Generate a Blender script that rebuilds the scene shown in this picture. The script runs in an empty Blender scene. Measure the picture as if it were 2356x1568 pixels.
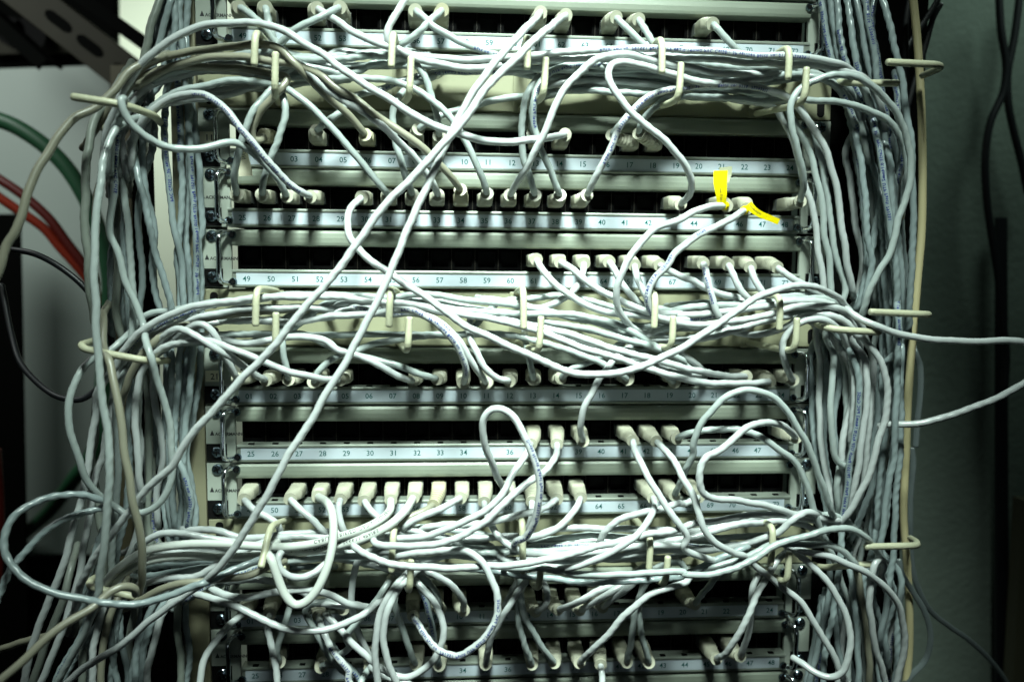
import bpy, bmesh, math, random, re
import numpy as np
from mathutils import Vector, Matrix
from mathutils.kdtree import KDTree
random.seed(7)
MM = 0.001
scene = bpy.context.scene

# ---------------------------------------------------------------- camera
CAM = np.array([-49.69437, -618.04045, 51.68244])          # mm, rack front is y = 0
YAW, PIT, ROL = 0.06927, -0.0872, 0.00853
FPX, CX, CY = 1833.0, 1178.0, 784.0                         # 28 mm lens on a 2356 px wide frame
_cy, _sy, _cp, _sp, _cr, _sr = math.cos(YAW), math.sin(YAW), math.cos(PIT), math.sin(PIT), math.cos(ROL), math.sin(ROL)
FW = np.array([_sy*_cp, _cy*_cp, _sp]); _r = np.array([_cy, -_sy, 0.0]); _u = np.cross(_r, FW)
RT = _cr*_r + _sr*_u; UP = -_sr*_r + _cr*_u
cd = bpy.data.cameras.new('camera'); cam = bpy.data.objects.new('camera', cd)
scene.collection.objects.link(cam); scene.camera = cam
cam.matrix_world = Matrix(((RT[0], UP[0], -FW[0], CAM[0]*MM), (RT[1], UP[1], -FW[1], CAM[1]*MM),
                           (RT[2], UP[2], -FW[2], CAM[2]*MM), (0, 0, 0, 1)))
cd.sensor_width = 36.0; cd.lens = FPX/2356*36.0; cd.clip_start = 0.01; cd.clip_end = 50
cd.dof.use_dof = True; cd.dof.focus_distance = 0.585; cd.dof.aperture_fstop = 3.6

# ---------------------------------------------------------------- world, lamps, exposure
w = bpy.data.worlds.new('World'); scene.world = w; w.use_nodes = True
bg = w.node_tree.nodes['Background']; bg.inputs[0].default_value = (0.62, 0.85, 0.8, 1); bg.inputs[1].default_value = 0.003
def area(name, loc, target, size, size_y, power, col, spread=180):
    l = bpy.data.lights.new(name, 'AREA'); l.shape = 'RECTANGLE'; l.size = size; l.size_y = size_y
    l.energy = power; l.color = col; l.spread = math.radians(spread)
    o = bpy.data.objects.new(name, l); scene.collection.objects.link(o); o.location = loc
    o.rotation_euler = (Vector(target) - Vector(loc)).to_track_quat('-Z', 'Y').to_euler(); return o
area('ceiling_lamp', (0.0, -0.60, 0.82), (0.0, 0.0, -0.07), 0.28, 0.16, 3.6, (0.83, 1.0, 0.915), 42)
area('fill_lamp', (0.05, -1.15, -0.25), (0.0, 0.0, -0.05), 0.3, 0.2, 0.03, (0.80, 0.97, 1.0), 60)
area('wall_wash', (0.62, 0.02, 0.62), (0.46, 0.262, 0.20), 0.2, 0.12, 0.38, (0.74, 1.0, 0.88), 110)  # added wash that brightens the plaster wall from above, no fixture known there
area('far_wall_light', (-0.75, 1.0, 0.75), (-0.75, 1.5, 0.1), 0.5, 0.2, 4.2, (0.92, 1.0, 0.90), 160)  # added light to brighten the far wall, its source is unseen
area('back_room_lamp', (-0.85, 0.05, 0.55), (-0.8, 0.56, -0.05), 0.5, 0.3, 2.2, (0.92, 1.0, 0.95), 150)
scene.view_settings.view_transform = 'Standard'; scene.view_settings.look = 'None'
scene.view_settings.exposure = 0.0; scene.view_settings.gamma = 1.0; scene.view_settings.use_curve_mapping = False

# ---------------------------------------------------------------- helpers
def unproj(px, py, d):
    """point in mm that stands d mm in front of the rack face on the sight line through a photo pixel"""
    ray = FW + RT*((px-CX)/FPX) - UP*((py-CY)/FPX)
    return CAM + ray*((-d - CAM[1])/ray[1])
TILE = {c: ((i % 3)*775.35, (i//3)*515.95) for i, c in enumerate('ABCDEFGHI')}
KT = 0.34190
def tile(t, x, y):
    if t == 'Z': return x, y
    return TILE[t][0] + x*KT, TILE[t][1] + y*KT
def parse(s, dd=30.0):
    t = 'Z'; out = []
    for tok in s.split():
        if tok[0].isalpha():
            t = tok[0]; tok = tok[1:]
            if not tok: continue
        v = tok.split(',')
        x, y = tile(t, float(v[0]), float(v[1]))
        out.append([x, y, float(v[2]) if len(v) > 2 else None])
    k = [i for i, p in enumerate(out) if p[2] is not None]
    if not k: out[0][2] = dd; k = [0]
    for i, p in enumerate(out):
        if p[2] is None:
            a = [j for j in k if j < i]; b = [j for j in k if j > i]
            if a and b:
                a, b = a[-1], b[0]; f = (i-a)/(b-a); p[2] = out[a][2]*(1-f) + out[b][2]*f
            else: p[2] = out[a[-1] if a else b[0]][2]
    return np.array(out, float)

MATS = {}
def mat(name, col, rough=0.5, metal=0.0, spec=0.5, noise=0.0, nscale=40, bump=0.0, bscale=200, col2=None, coat=0.0, emit=None, sss=0.0, trans=0.0):
    m = bpy.data.materials.new(name); m.use_nodes = True; nt = m.node_tree; b = nt.nodes['Principled BSDF']
    b.inputs['Base Color'].default_value = (*col, 1); b.inputs['Roughness'].default_value = rough
    b.inputs['Metallic'].default_value = metal; b.inputs['Specular IOR Level'].default_value = spec
    b.inputs['Coat Weight'].default_value = coat; b.inputs['Coat Roughness'].default_value = 0.25
    if trans: b.inputs['Transmission Weight'].default_value = trans
    if sss:
        b.inputs['Subsurface Weight'].default_value = sss; b.inputs['Subsurface Radius'].default_value = (0.002, 0.002, 0.002)
    tc = nt.nodes.new('ShaderNodeTexCoord')
    if noise or col2:
        n = nt.nodes.new('ShaderNodeTexNoise'); n.inputs['Scale'].default_value = nscale; n.inputs['Detail'].default_value = 6
        nt.links.new(tc.outputs['Object'], n.inputs['Vector'])
        cr = nt.nodes.new('ShaderNodeValToRGB'); c2 = col2 or tuple(max(0, c*(1-noise)) for c in col)
        c1 = col if col2 else tuple(min(1, c*(1+noise*0.5)) for c in col)
        cr.color_ramp.elements[0].color = (*c2, 1); cr.color_ramp.elements[1].color = (*c1, 1)
        cr.color_ramp.elements[0].position = 0.3; cr.color_ramp.elements[1].position = 0.7
        nt.links.new(n.outputs['Fac'], cr.inputs[0]); nt.links.new(cr.outputs[0], b.inputs['Base Color'])
    if bump:
        n2 = nt.nodes.new('ShaderNodeTexNoise'); n2.inputs['Scale'].default_value = bscale; n2.inputs['Detail'].default_value = 4
        nt.links.new(tc.outputs['Object'], n2.inputs['Vector'])
        bp = nt.nodes.new('ShaderNodeBump'); bp.inputs['Strength'].default_value = bump; bp.inputs['Distance'].default_value = 0.001
        nt.links.new(n2.outputs['Fac'], bp.inputs['Height']); nt.links.new(bp.outputs[0], b.inputs['Normal'])
    MATS[name] = m; return m
mat('cable_grey', (0.29, 0.33, 0.318), 0.26, noise=0.16, nscale=25, bump=0.10, bscale=260)
mat('cable_white', (0.37, 0.395, 0.39), 0.25, noise=0.10, nscale=25, bump=0.08, bscale=260)
mat('cable_cool', (0.215, 0.26, 0.262), 0.27, noise=0.18, nscale=25, bump=0.12, bscale=260)
mat('cable_beige', (0.20, 0.195, 0.145), 0.33, noise=0.15, nscale=25, bump=0.04)
mat('cable_thick', (0.42, 0.445, 0.41), 0.28, noise=0.08, nscale=25)
mat('cable_dark', (0.16, 0.18, 0.155), 0.38, noise=0.2, nscale=25)
mat('cable_black', (0.008, 0.009, 0.011), 0.45)
mat('cable_slate', (0.10, 0.12, 0.12), 0.3)
mat('cable_green', (0.028, 0.105, 0.05), 0.4, noise=0.2, nscale=12)
mat('cable_red', (0.26, 0.022, 0.005), 0.65, spec=0.2, noise=0.2, nscale=12)
mat('tube_cream', (0.52, 0.46, 0.26), 0.42, noise=0.15, nscale=9)
mat('boot_cream', (0.36, 0.355, 0.275), 0.42, noise=0.12, nscale=60, bump=0.05)
mat('boot_beige', (0.37, 0.35, 0.24), 0.42, noise=0.12, nscale=60)
mat('clear_plug', (0.16, 0.17, 0.16), 0.2)
mat('panel_grey', (0.205, 0.232, 0.185), 0.45, metal=0.1, noise=0.10, nscale=18, bump=0.12, bscale=900)
mat('strip_edge', (0.20, 0.225, 0.19), 0.4, metal=0.3, noise=0.08, nscale=18)
mat('label_paper', (0.44, 0.50, 0.545), 0.42, noise=0.08, nscale=14)
mat('ear_grey', (0.30, 0.33, 0.285), 0.42, noise=0.10, nscale=20)
mat('plate_cream', (0.24, 0.24, 0.155), 0.40, noise=0.10, nscale=10, bump=0.06, bscale=700)
mat('hook_cream', (0.38, 0.38, 0.265), 0.42, noise=0.10, nscale=50, bump=0.35, bscale=650)
mat('chrome', (0.72, 0.76, 0.80), 0.12, metal=1.0, noise=0.2, nscale=90)
mat('screw_zinc', (0.20, 0.26, 0.30), 0.22, metal=1.0, noise=0.3, nscale=150)
mat('slot_black', (0.004, 0.004, 0.004), 0.7, spec=0.1)
mat('jack_black', (0.0015, 0.0015, 0.0015), 0.7, spec=0.03)
mat('jack_edge', (0.022, 0.018, 0.012), 0.5, spec=0.3)
mat('ink_teal', (0.008, 0.085, 0.08), 0.8, spec=0.1)
mat('ink_black', (0.012, 0.012, 0.014), 0.6)
mat('ink_blue', (0.006, 0.015, 0.14), 0.8, spec=0.1)
mat('paper_tag', (0.80, 0.76, 0.58), 0.6, noise=0.06)
mat('paper_white', (0.26, 0.27, 0.17), 0.6)
mat('tag_yellow', (0.66, 0.54, 0.003), 0.85, spec=0.05)
mat('upright_cream', (0.22, 0.21, 0.135), 0.45, noise=0.12, nscale=6)
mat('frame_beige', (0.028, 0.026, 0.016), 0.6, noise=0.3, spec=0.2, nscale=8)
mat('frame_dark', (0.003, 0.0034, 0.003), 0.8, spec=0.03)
mat('cable_darkred', (0.12, 0.012, 0.008), 0.4)
mat('frame_brown', (0.11, 0.10, 0.055), 0.6, noise=0.2, nscale=6)
mat('door_grey', (0.46, 0.54, 0.49), 0.5, noise=0.1, nscale=3)
mat('wall_green', (0.17, 0.21, 0.175), 0.8, noise=0.25, nscale=5, bump=1.0, bscale=140)
mat('back_wall', (0.72, 0.80, 0.66), 0.7, noise=0.05, nscale=3)
mat('wood_pale', (0.07, 0.067, 0.04), 0.5, noise=0.15, nscale=5)

def mesh(name, verts, faces, m, parent=None, smooth=True, mats=None, midx=None):
    me = bpy.data.meshes.new(name); me.from_pydata([tuple(float(c)*MM for c in v) for v in verts], [], faces)
    for mm in (mats or [m]): me.materials.append(MATS[mm])
    if midx is not None: me.polygons.foreach_set('material_index', midx)
    me.polygons.foreach_set('use_smooth', [smooth]*len(me.polygons)); me.update()
    o = bpy.data.objects.new(name, me); scene.collection.objects.link(o)
    if parent is not None: o.parent = parent
    return o
def tag(o, label, cat, group=None, kind=None):
    if label: o['label'] = label
    if cat: o['category'] = cat
    if group: o['group'] = group
    if kind: o['kind'] = kind
    return o
def thing(name, label, cat, group=None, loc=(0, 0, 0)):
    """Empty at the thing's base; children keep world-space vertices relative to it"""
    o = bpy.data.objects.new(name, None); scene.collection.objects.link(o); o.empty_display_size = 0.01
    o.location = [c*MM for c in loc]; tag(o, label, cat, group); return o
class MB:
    def __init__(s): s.v = []; s.f = []; s.m = []
    def add(s, v, f, mi=0):
        n = len(s.v); s.v += [tuple(p) for p in v]; s.f += [tuple(i+n for i in q) for q in f]; s.m += [mi]*len(f); return s
    def box(s, x0, x1, y0, y1, z0, z1, mi=0):
        v = [(x, y, z) for x in (x0, x1) for y in (y0, y1) for z in (z0, z1)]
        return s.add(v, [(0, 1, 3, 2), (4, 6, 7, 5), (0, 4, 5, 1), (2, 3, 7, 6), (0, 2, 6, 4), (1, 5, 7, 3)], mi)
    def cyl(s, c, axis, r, h, n=20, mi=0, r2=None):
        a = np.array(axis, float); a /= np.linalg.norm(a); t = np.cross(a, (0.3, 0.9, 0.2)); t /= np.linalg.norm(t); b = np.cross(a, t)
        c = np.array(c, float); r2 = r if r2 is None else r2
        v = [c + r*(math.cos(q)*t + math.sin(q)*b) for q in [2*math.pi*i/n for i in range(n)]] + \
            [c + a*h + r2*(math.cos(q)*t + math.sin(q)*b) for q in [2*math.pi*i/n for i in range(n)]]
        f = [(i, (i+1) % n, n+(i+1) % n, n+i) for i in range(n)] + [tuple(range(n))[::-1], tuple(range(n, 2*n))]
        return s.add(v, f, mi)
    def sweep(s, prof, x0, x1, mi=0):      # closed (y,z) profile along x
        n = len(prof); v = [(x0, y, z) for y, z in prof] + [(x1, y, z) for y, z in prof]
        f = [(i, (i+1) % n, n+(i+1) % n, n+i) for i in range(n)] + [tuple(range(n))[::-1], tuple(range(n, 2*n))]
        return s.add(v, f, mi)
    def build(s, name, m, parent=None, smooth=False, bevel=0.0, mats=None, off=(0, 0, 0)):
        v = [(p[0]-off[0], p[1]-off[1], p[2]-off[2]) for p in s.v]
        o = mesh(name, v, s.f, m, parent, smooth, mats, s.m if mats else None)
        if bevel:
            bv = o.modifiers.new('bevel', 'BEVEL'); bv.width = bevel*MM; bv.segments = 2; bv.limit_method = 'ANGLE'; bv.angle_limit = math.radians(40)
        return o

def catmull(P, step):
    """centripetal Catmull-Rom through the rows of P, resampled every `step` of 3-D length"""
    P = np.asarray(P, float)
    if len(P) == 2: P = np.array([P[0], (P[0]+P[1])/2, P[1]])
    Q = np.vstack([2*P[0]-P[1], P, 2*P[-1]-P[-2]]); out = []
    for i in range(1, len(Q)-2):
        p0, p1, p2, p3 = Q[i-1:i+3]
        t = [0]
        for a, b in ((p0, p1), (p1, p2), (p2, p3)): t.append(t[-1] + max(np.linalg.norm(b-a), 1e-6)**0.5)
        u = np.linspace(t[1], t[2], 14, endpoint=(i == len(Q)-3))[:, None]
        A1 = (t[1]-u)/(t[1]-t[0])*p0 + (u-t[0])/(t[1]-t[0])*p1
        A2 = (t[2]-u)/(t[2]-t[1])*p1 + (u-t[1])/(t[2]-t[1])*p2
        A3 = (t[3]-u)/(t[3]-t[2])*p2 + (u-t[2])/(t[3]-t[2])*p3
        B1 = (t[2]-u)/(t[2]-t[0])*A1 + (u-t[0])/(t[2]-t[0])*A2
        B2 = (t[3]-u)/(t[3]-t[1])*A2 + (u-t[1])/(t[3]-t[1])*A3
        out.append((t[2]-u)/(t[2]-t[1])*B1 + (u-t[1])/(t[2]-t[1])*B2)
    return resample(np.vstack(out), step)
def resample(S, step):
    L = np.r_[0, np.cumsum(np.linalg.norm(np.diff(S, axis=0), axis=1))]
    n = max(3, int(L[-1]/step)+1); q = np.linspace(0, L[-1], n)
    return np.array([np.interp(q, L, S[:, k]) for k in range(S.shape[1])]).T
def frames(P):
    T = np.gradient(P, axis=0); T /= np.linalg.norm(T, axis=1)[:, None]
    V = CAM - P; V /= np.linalg.norm(V, axis=1)[:, None]
    N = V - (V*T).sum(1)[:, None]*T
    w_ = np.linalg.norm(N, axis=1)
    for i in range(1, len(P)):                              # keep the frame continuous where the cable points at the viewer
        if w_[i] < 0.35:
            prev = N[i-1] - (N[i-1]@T[i])*T[i]; N[i] = prev/np.linalg.norm(prev)*max(1e-3, 0.35-w_[i]) + N[i]
        N[i] /= max(np.linalg.norm(N[i]), 1e-9)
    N[0] /= max(np.linalg.norm(N[0]), 1e-9)
    return T, N, np.cross(T, N)
def tube(name, P, r, m, parent=None, sides=12, amp=0.0, lam=8.0, ph=0.0, off=(0, 0, 0), rnd=True, flat=None):
    T, N, B = frames(P); n = len(P)
    L = np.r_[0, np.cumsum(np.linalg.norm(np.diff(P, axis=0), axis=1))]
    phi = np.linspace(0, 2*math.pi, sides, endpoint=False)
    mod = 0.65 + 0.5*np.sin(L/31.0 + ph*2) * np.sin(L/17.0+ph)
    R = r*(1 + amp*mod[:, None]*np.cos(2*phi[None, :] - 2*math.pi*L[:, None]/lam + ph))
    rr = np.full(n, 1.0)
    if rnd: rr[0] = 0.75; rr[-1] = 0.75
    R = R*rr[:, None]; sx = flat or 1.0
    V = P[:, None, :] + R[:, :, None]*(np.cos(phi)[None, :, None]*N[:, None, :]*sx + np.sin(phi)[None, :, None]*B[:, None, :])
    V = V.reshape(-1, 3) - np.array(off)
    f = []
    for i in range(n-1):
        a = i*sides
        f += [(a+j, a+(j+1) % sides, a+sides+(j+1) % sides, a+sides+j) for j in range(sides)]
    f += [tuple(range(sides))[::-1], tuple(range((n-1)*sides, n*sides))]
    return mesh(name, V, f, m, parent), (T, N, B, L)

GLY = {}
def glyphs(text, h, cuts=True, align='LEFT', bold=0.0):
    key = (text, h, cuts, align, bold)
    if key in GLY: return GLY[key]
    c = bpy.data.curves.new('t', 'FONT'); c.body = text; c.size = h/0.69; c.align_x = align; c.resolution_u = 2; c.offset = bold; c.space_character = 1.22 if cuts else 1.0
    o = bpy.data.objects.new('t', c); scene.collection.objects.link(o)
    me = bpy.data.meshes.new_from_object(o, depsgraph=None) if False else o.to_mesh()
    bm = bmesh.new(); bm.from_mesh(me)
    bmesh.ops.triangulate(bm, faces=bm.faces[:])
    if cuts:
        for y in (h*0.25, h*0.5, h*0.75):
            bmesh.ops.bisect_plane(bm, geom=bm.verts[:]+bm.edges[:]+bm.faces[:], plane_co=(0, y, 0), plane_no=(0, 1, 0))
    V = np.array([v.co[:] for v in bm.verts]) if len(bm.verts) else np.zeros((0, 3)); F = []
    bm.verts.index_update()
    for f in bm.faces: F.append(tuple(v.index for v in f.verts))
    bm.free(); o.to_mesh_clear(); bpy.data.objects.remove(o); bpy.data.curves.remove(c)
    GLY[key] = (V, F); return GLY[key]
def flat_text(mb, text, x, y, z, h, align='CENTER', mi=0, bold=0.0):
    V, F = glyphs(text, h, False, align, bold); mb.add([(x+v[0], y, z+v[1]-h/2) for v in V], F, mi)
ORD = 'first second third fourth fifth sixth seventh eighth ninth tenth eleventh twelfth thirteenth fourteenth fifteenth sixteenth seventeenth eighteenth nineteenth twentieth twenty-first twenty-second twenty-third twenty-fourth twenty-fifth twenty-sixth twenty-seventh twenty-eighth twenty-ninth thirtieth thirty-first thirty-second thirty-third thirty-fourth'.split()

# ================================================================ setting
def slab(name, corners_px, d, thick, m, kind=None, label=None, cat=None):
    """rectangle-ish slab standing d mm in front of (negative: behind) the rack face"""
    P = [unproj(*tile(c[0], c[1], c[2]), d) for c in corners_px]; n = len(P)
    v = [tuple(p) for p in P] + [(p[0], p[1]+thick, p[2]) for p in P]
    f = [tuple(range(n)), tuple(range(n, 2*n))[::-1]] + [(i, n+i, n+(i+1) % n, (i+1) % n) for i in range(n)]
    o = mesh(name, v, f, m, None, False)
    return tag(o, label, cat, None, kind)

# floor and the two walls of the room
mb = MB(); mb.box(-3000, 3000, -2500, 2200, -1502, -1500); tag(mb.build('floor', 'frame_dark'), None, None, kind='structure')
# plastered side wall behind the rack on the right, running forward to the right
mb = MB(); mb.box(225, 1500, 262, 300, -1500, 1300)
o = mb.build('plaster_wall', 'wall_green'); tag(o, 'rough grey-green plastered wall behind the right side of the rack', 'wall')
mb = MB(); mb.box(-1700, -150, 1500, 1540, -1500, 1300)
o = mb.build('back_wall', 'back_wall'); tag(o, 'pale lit wall far behind the left side of the rack', 'wall')

# blurred grey cabinet door on the left
slab('grey_cabinet', [('Z', 47, 492), ('Z', -40, 492), ('Z', -40, 160), ('Z', 252, 150), ('Z', 262, 1293), ('Z', 62, 1296)], -560, 25, 'door_grey',
     label='plain light grey cabinet door out of focus behind the left cables', cat='cabinet door')
slab('black_cabinet', [('Z', -80, 492), ('Z', 44, 492), ('Z', 66, 1600), ('Z', -80, 1600)], -470, 5, 'frame_dark',
     label='black side of a cabinet along the left edge', cat='cabinet side')
slab('dark_plinth', [('Z', 30, 1285), ('Z', 420, 1285), ('Z', 420, 1640), ('Z', 30, 1640)], -520, 20, 'frame_dark',
     label='black lower part of the cabinet under the light grey door', cat='cabinet base')
slab('dark_shelf', [('Z', -60, -60), ('Z', 262, -60), ('Z', 262, 148), ('Z', -60, 162)], -640, 20, 'frame_dark',
     label='dark open top of the cabinet above the light grey door', cat='cabinet top')
# perforated beige angle irons leaning across the top left corner
def beam(name, a, b, wpx, d0, d1, m, label, holes):
    pa, pb = unproj(*a, d0), unproj(*b, d1); ax = pb-pa; L = np.linalg.norm(ax); ax /= L
    side = np.cross(ax, (0, 1, 0)); side /= np.linalg.norm(side); n = np.cross(side, ax); wd = wpx/FPX*abs(-d0-CAM[1])
    t = thing(name, label, 'beam', 'beams in the top left corner', pa)
    M = MB()
    def bx(s0, s1, t0, t1, u0, u1):
        v = [pa + ax*s + side*q + n*u for s in (s0, s1) for q in (t0, t1) for u in (u0, u1)]
        M.add(v, [(0, 1, 3, 2), (4, 6, 7, 5), (0, 4, 5, 1), (2, 3, 7, 6), (0, 2, 6, 4), (1, 5, 7, 3)])
    bx(0, L, -wd/2, wd/2, -2, 2); bx(0, L, wd/2-4, wd/2, 2, 40)
    M.build('angle_iron', m, t, off=pa, bevel=1)
    for h in holes:
        H = MB(); c = pa + ax*L*h - n*3
        v = []; k = 16
        for q in range(k):
            g = 2*math.pi*q/k; v.append(c + ax*(math.cos(g)*wd*0.26 + (wd*0.16 if math.cos(g) > 0 else -wd*0.16)) + side*math.sin(g)*wd*0.15)
        v2 = [p - n*0.8 for p in v]; v2 = v + [p + n*6.5 for p in v]
        H.add(v2, [tuple(range(k)), tuple(range(k, 2*k))[::-1]] + [(i, (i+1) % k, k+(i+1) % k, k+i) for i in range(k)])
        H.build('slot', 'frame_dark', t, off=pa)
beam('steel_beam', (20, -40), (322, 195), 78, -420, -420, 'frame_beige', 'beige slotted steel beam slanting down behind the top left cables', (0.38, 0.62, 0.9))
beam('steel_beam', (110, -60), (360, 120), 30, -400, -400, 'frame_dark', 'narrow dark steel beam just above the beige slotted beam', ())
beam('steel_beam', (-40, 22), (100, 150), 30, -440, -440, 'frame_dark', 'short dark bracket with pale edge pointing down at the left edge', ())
for i, (x, y, rr) in enumerate([(42, 82, 30), (82, 90, 36)]):
    c = unproj(x, y, -600); M = MB(); M.cyl(c, (0, -1, 0), rr/FPX*1218, 20, 28)
    tag(M.build('round_knob', 'slot_black', smooth=False), ('left' if i == 0 else 'right') + ' one of two black round knobs blurred in the top left', 'knob')
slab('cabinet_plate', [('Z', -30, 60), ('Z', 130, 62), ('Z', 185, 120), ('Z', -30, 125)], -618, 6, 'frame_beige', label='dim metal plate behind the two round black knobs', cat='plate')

# the rack itself
t = thing('rack_frame', 'cream steel rack frame carrying all the panels', 'rack')
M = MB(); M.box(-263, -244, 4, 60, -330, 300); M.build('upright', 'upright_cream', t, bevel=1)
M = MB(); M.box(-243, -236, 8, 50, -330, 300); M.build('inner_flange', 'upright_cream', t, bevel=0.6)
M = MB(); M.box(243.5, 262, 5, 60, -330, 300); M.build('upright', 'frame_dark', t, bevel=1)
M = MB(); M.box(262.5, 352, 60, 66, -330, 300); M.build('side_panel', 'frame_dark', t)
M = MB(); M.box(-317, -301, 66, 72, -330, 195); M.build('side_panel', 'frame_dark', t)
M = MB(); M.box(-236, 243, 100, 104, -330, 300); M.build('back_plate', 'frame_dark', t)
slab('steel_post', [('Z', 254, 150), ('Z', 300, 150), ('Z', 306, 1300), ('Z', 262, 1300)], -330, 30, 'frame_brown', label='blurred brown steel post behind the left vertical cables', cat='post')
# black strip standing in for the shadowed corner gap; trunking at the far right
slab('shadow_gap_strip', [('Z', 2294, 500), ('Z', 2318, 500), ('Z', 2322, 1620), ('Z', 2292, 1620)], -240, 4, 'cable_black', label='black strip standing in for the shadow gap down the right wall below the wires', cat='shadow gap')
slab('trunking', [('Z', 2353, 1150), ('Z', 2400, 1150), ('Z', 2400, 1640), ('Z', 2326, 1640)], -215, 16, 'wood_pale', label='pale cream cable trunking in the bottom right corner', cat='trunking')

# ================================================================ patch panels
PITCH = 18.082
PXO = {0: 1.04, 2: .65, 3: -1.82, 4: .31, 6: .41, 7: .93, 8: -.22, 10: -2.14, 11: .83, -1: 0.5, 12: 0.2}
PZO = {0: -.5, 2: .25, 3: .9, 4: -.05, 6: -.3, 7: -.5, 8: -.35, 10: .25, 11: .15, -1: 0, 12: -.1}
PNUM = {-1: 25, 0: 49, 2: 1, 3: 25, 4: 49, 6: 1, 7: 25, 8: 49, 10: 1, 11: 25, 12: 49}
PDESC = {-1: 'patch panel cut off by the top edge of the photo', 0: 'topmost patch panel numbered 49 to 72',
         2: 'patch panel numbered 01 to 24 beside the small tag 11', 3: 'patch panel numbered 25 to 48 just below tag 11',
         4: 'empty-looking patch panel numbered 49 to 72 in the middle', 6: 'patch panel numbered 01 to 24 beside the tag 21',
         7: 'patch panel numbered 25 to 48 below tag 21', 8: 'lower patch panel numbered 49 to 72 with a full row of plugs',
         10: 'shadowed patch panel numbered 01 to 24 near the bottom', 11: 'patch panel numbered 25 to 48 at the bottom',
         12: 'patch panel cut off by the bottom edge of the photo'}
def zrow(R): return -44.45*(R-5) + PZO.get(R, 0)
def port_pos(R, n): return np.array([(n-12.5)*PITCH + PXO[R], 0.0, zrow(R)+15.6])
SH = {}
def shared(key, fn):
    if key not in SH: SH[key] = fn().data; bpy.data.objects.remove(bpy.data.objects[SH['_last']])
    return SH[key]
def put(name, me, parent, loc, rot=None):
    o = bpy.data.objects.new(name, me); scene.collection.objects.link(o); o.parent = parent
    o.location = [c*MM for c in loc]
    if rot: o.rotation_euler = rot
    return o
def proto(mb, m, **k):
    o = mb.build('p', m, **k); 
    dg = bpy.context.evaluated_depsgraph_get(); me = bpy.data.meshes.new_from_object(o.evaluated_get(dg))
    bpy.data.objects.remove(o); return me
# bezel: gently bowed upper strip
bow = [(8, 37.0), (-1.5, 37.0), (-3.6, 36.2), (-4.8, 34.4), (-5.2, 31), (-5.0, 27.5), (-4.4, 25.6), (-3.2, 24.8), (8, 24.8)]
M = MB(); M.sweep([(y, z) for y, z in bow][::-1], -218.5, 219.5); me_bezel = proto(M, 'panel_grey', smooth=False)
stp = [(6, 7.2), (-3.5, 7.2), (-4.9, 6.9), (-5.3, 6.1), (-5.3, 4.9), (-4.5, 4.8), (-4.5, -4.8), (-5.3, -4.9), (-5.3, -5.8), (-4.6, -6.6), (-3.2, -6.9), (6, -6.9)]
M = MB(); M.sweep(stp[::-1], -218.5, 219.5); me_strip = proto(M, 'strip_edge')
M = MB(); M.box(-215.6, 214.6, -4.75, -4.56, -4.5, 4.5); me_paper = proto(M, 'label_paper')
M = MB(); M.box(-218, 219, 10.4, 30, -6.5, 36.5); me_core = proto(M, 'slot_black')
def jack():
    M = MB()       # frame of the socket with its opening, and the notch above the label
    M.box(-8.85, -6.6, 5.5, 10, 7.6, 24.4); M.box(6.6, 8.85, 5.5, 10, 7.6, 24.4)
    M.box(-6.6, 6.6, 5.5, 10, 21.6, 24.4); M.box(-6.6, 6.6, 5.5, 10, 7.6, 10.2)
    M.box(-2.2, 2.2, -4.2, -1.2, 7.25, 8.0)
    M.box(8.86, 9.15, 4.9, 5.6, 7.6, 24.4, 1)
    return proto(M, 'jack_black', mats=['jack_black', 'jack_edge'])
me_jack = jack()
def screw():
    M = MB(); M.cyl((0, 0, 0), (0, -1, 0), 4.3, 1.0, 24, 0, 4.2); M.cyl((0, -1.0, 0), (0, -1, 0), 4.2, 0.9, 24, 0, 3.3); M.cyl((0, -1.9, 0), (0, -1, 0), 3.3, .45, 24, 0, 1.9)
    for a in (0.5, 0.5+math.pi/2):
        c, s = math.cos(a), math.sin(a); v = []
        for q, u in ((-2.6, -.5), (2.6, -.5), (2.6, .5), (-2.6, .5)): v.append((q*c-u*s, -2.42, q*s+u*c))
        M.add(v, [(0, 1, 2, 3)], 1)
    return proto(M, 'screw_zinc', mats=['screw_zinc', 'slot_black'])
me_screw = screw()
def small_screw():
    M = MB(); M.cyl((0, 0, 0), (0, -1, 0), 3.0, 1.4, 20, 0, 2.4); M.cyl((0, -1.4, 0), (0, -1, 0), 1.5, 0.12, 16, 1)
    return proto(M, 'chrome', mats=['screw_zinc', 'slot_black'])
me_small = small_screw()
def ear(left):
    M = MB(); x0, x1 = (-241.3, -219.2) if left else (220.2, 241.3)
    M.box(x0, x1, -1.6, 1.2, -3.3, 36.6); M.box(x0, x1-(3 if left else 0), -1.4, 1.2, -6.7, -3.31)
    k = 1 if left else -1; xs = x0 if left else x1
    M.box(min(xs, xs+k*15.5), max(xs, xs+k*15.5), -1.85, -1.62, -6.2, 7.4, 1)
    return proto(M, 'ear_grey', bevel=0.0, mats=['ear_grey', 'slot_black'])
me_ear = {True: ear(True), False: ear(False)}
def chrome_handle(left):
    k = 1 if left else -1
    P = catmull([(k*6.5, 0, 33.6), (k*4.5, -4, 33.6), (k*1.2, -9, 33.0), (0, -11.5, 30), (0, -12, 15), (0, -11.5, 0.4), (k*1.2, -9, -2.6), (k*4.5, -4, -3.2), (k*6.5, 0, -3.2)], 1.2)
    o, _ = tube('p', P, 1.9, 'chrome', sides=14); me = o.data; bpy.data.objects.remove(o); return me
me_handle = {True: chrome_handle(True), False: chrome_handle(False)}

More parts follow.
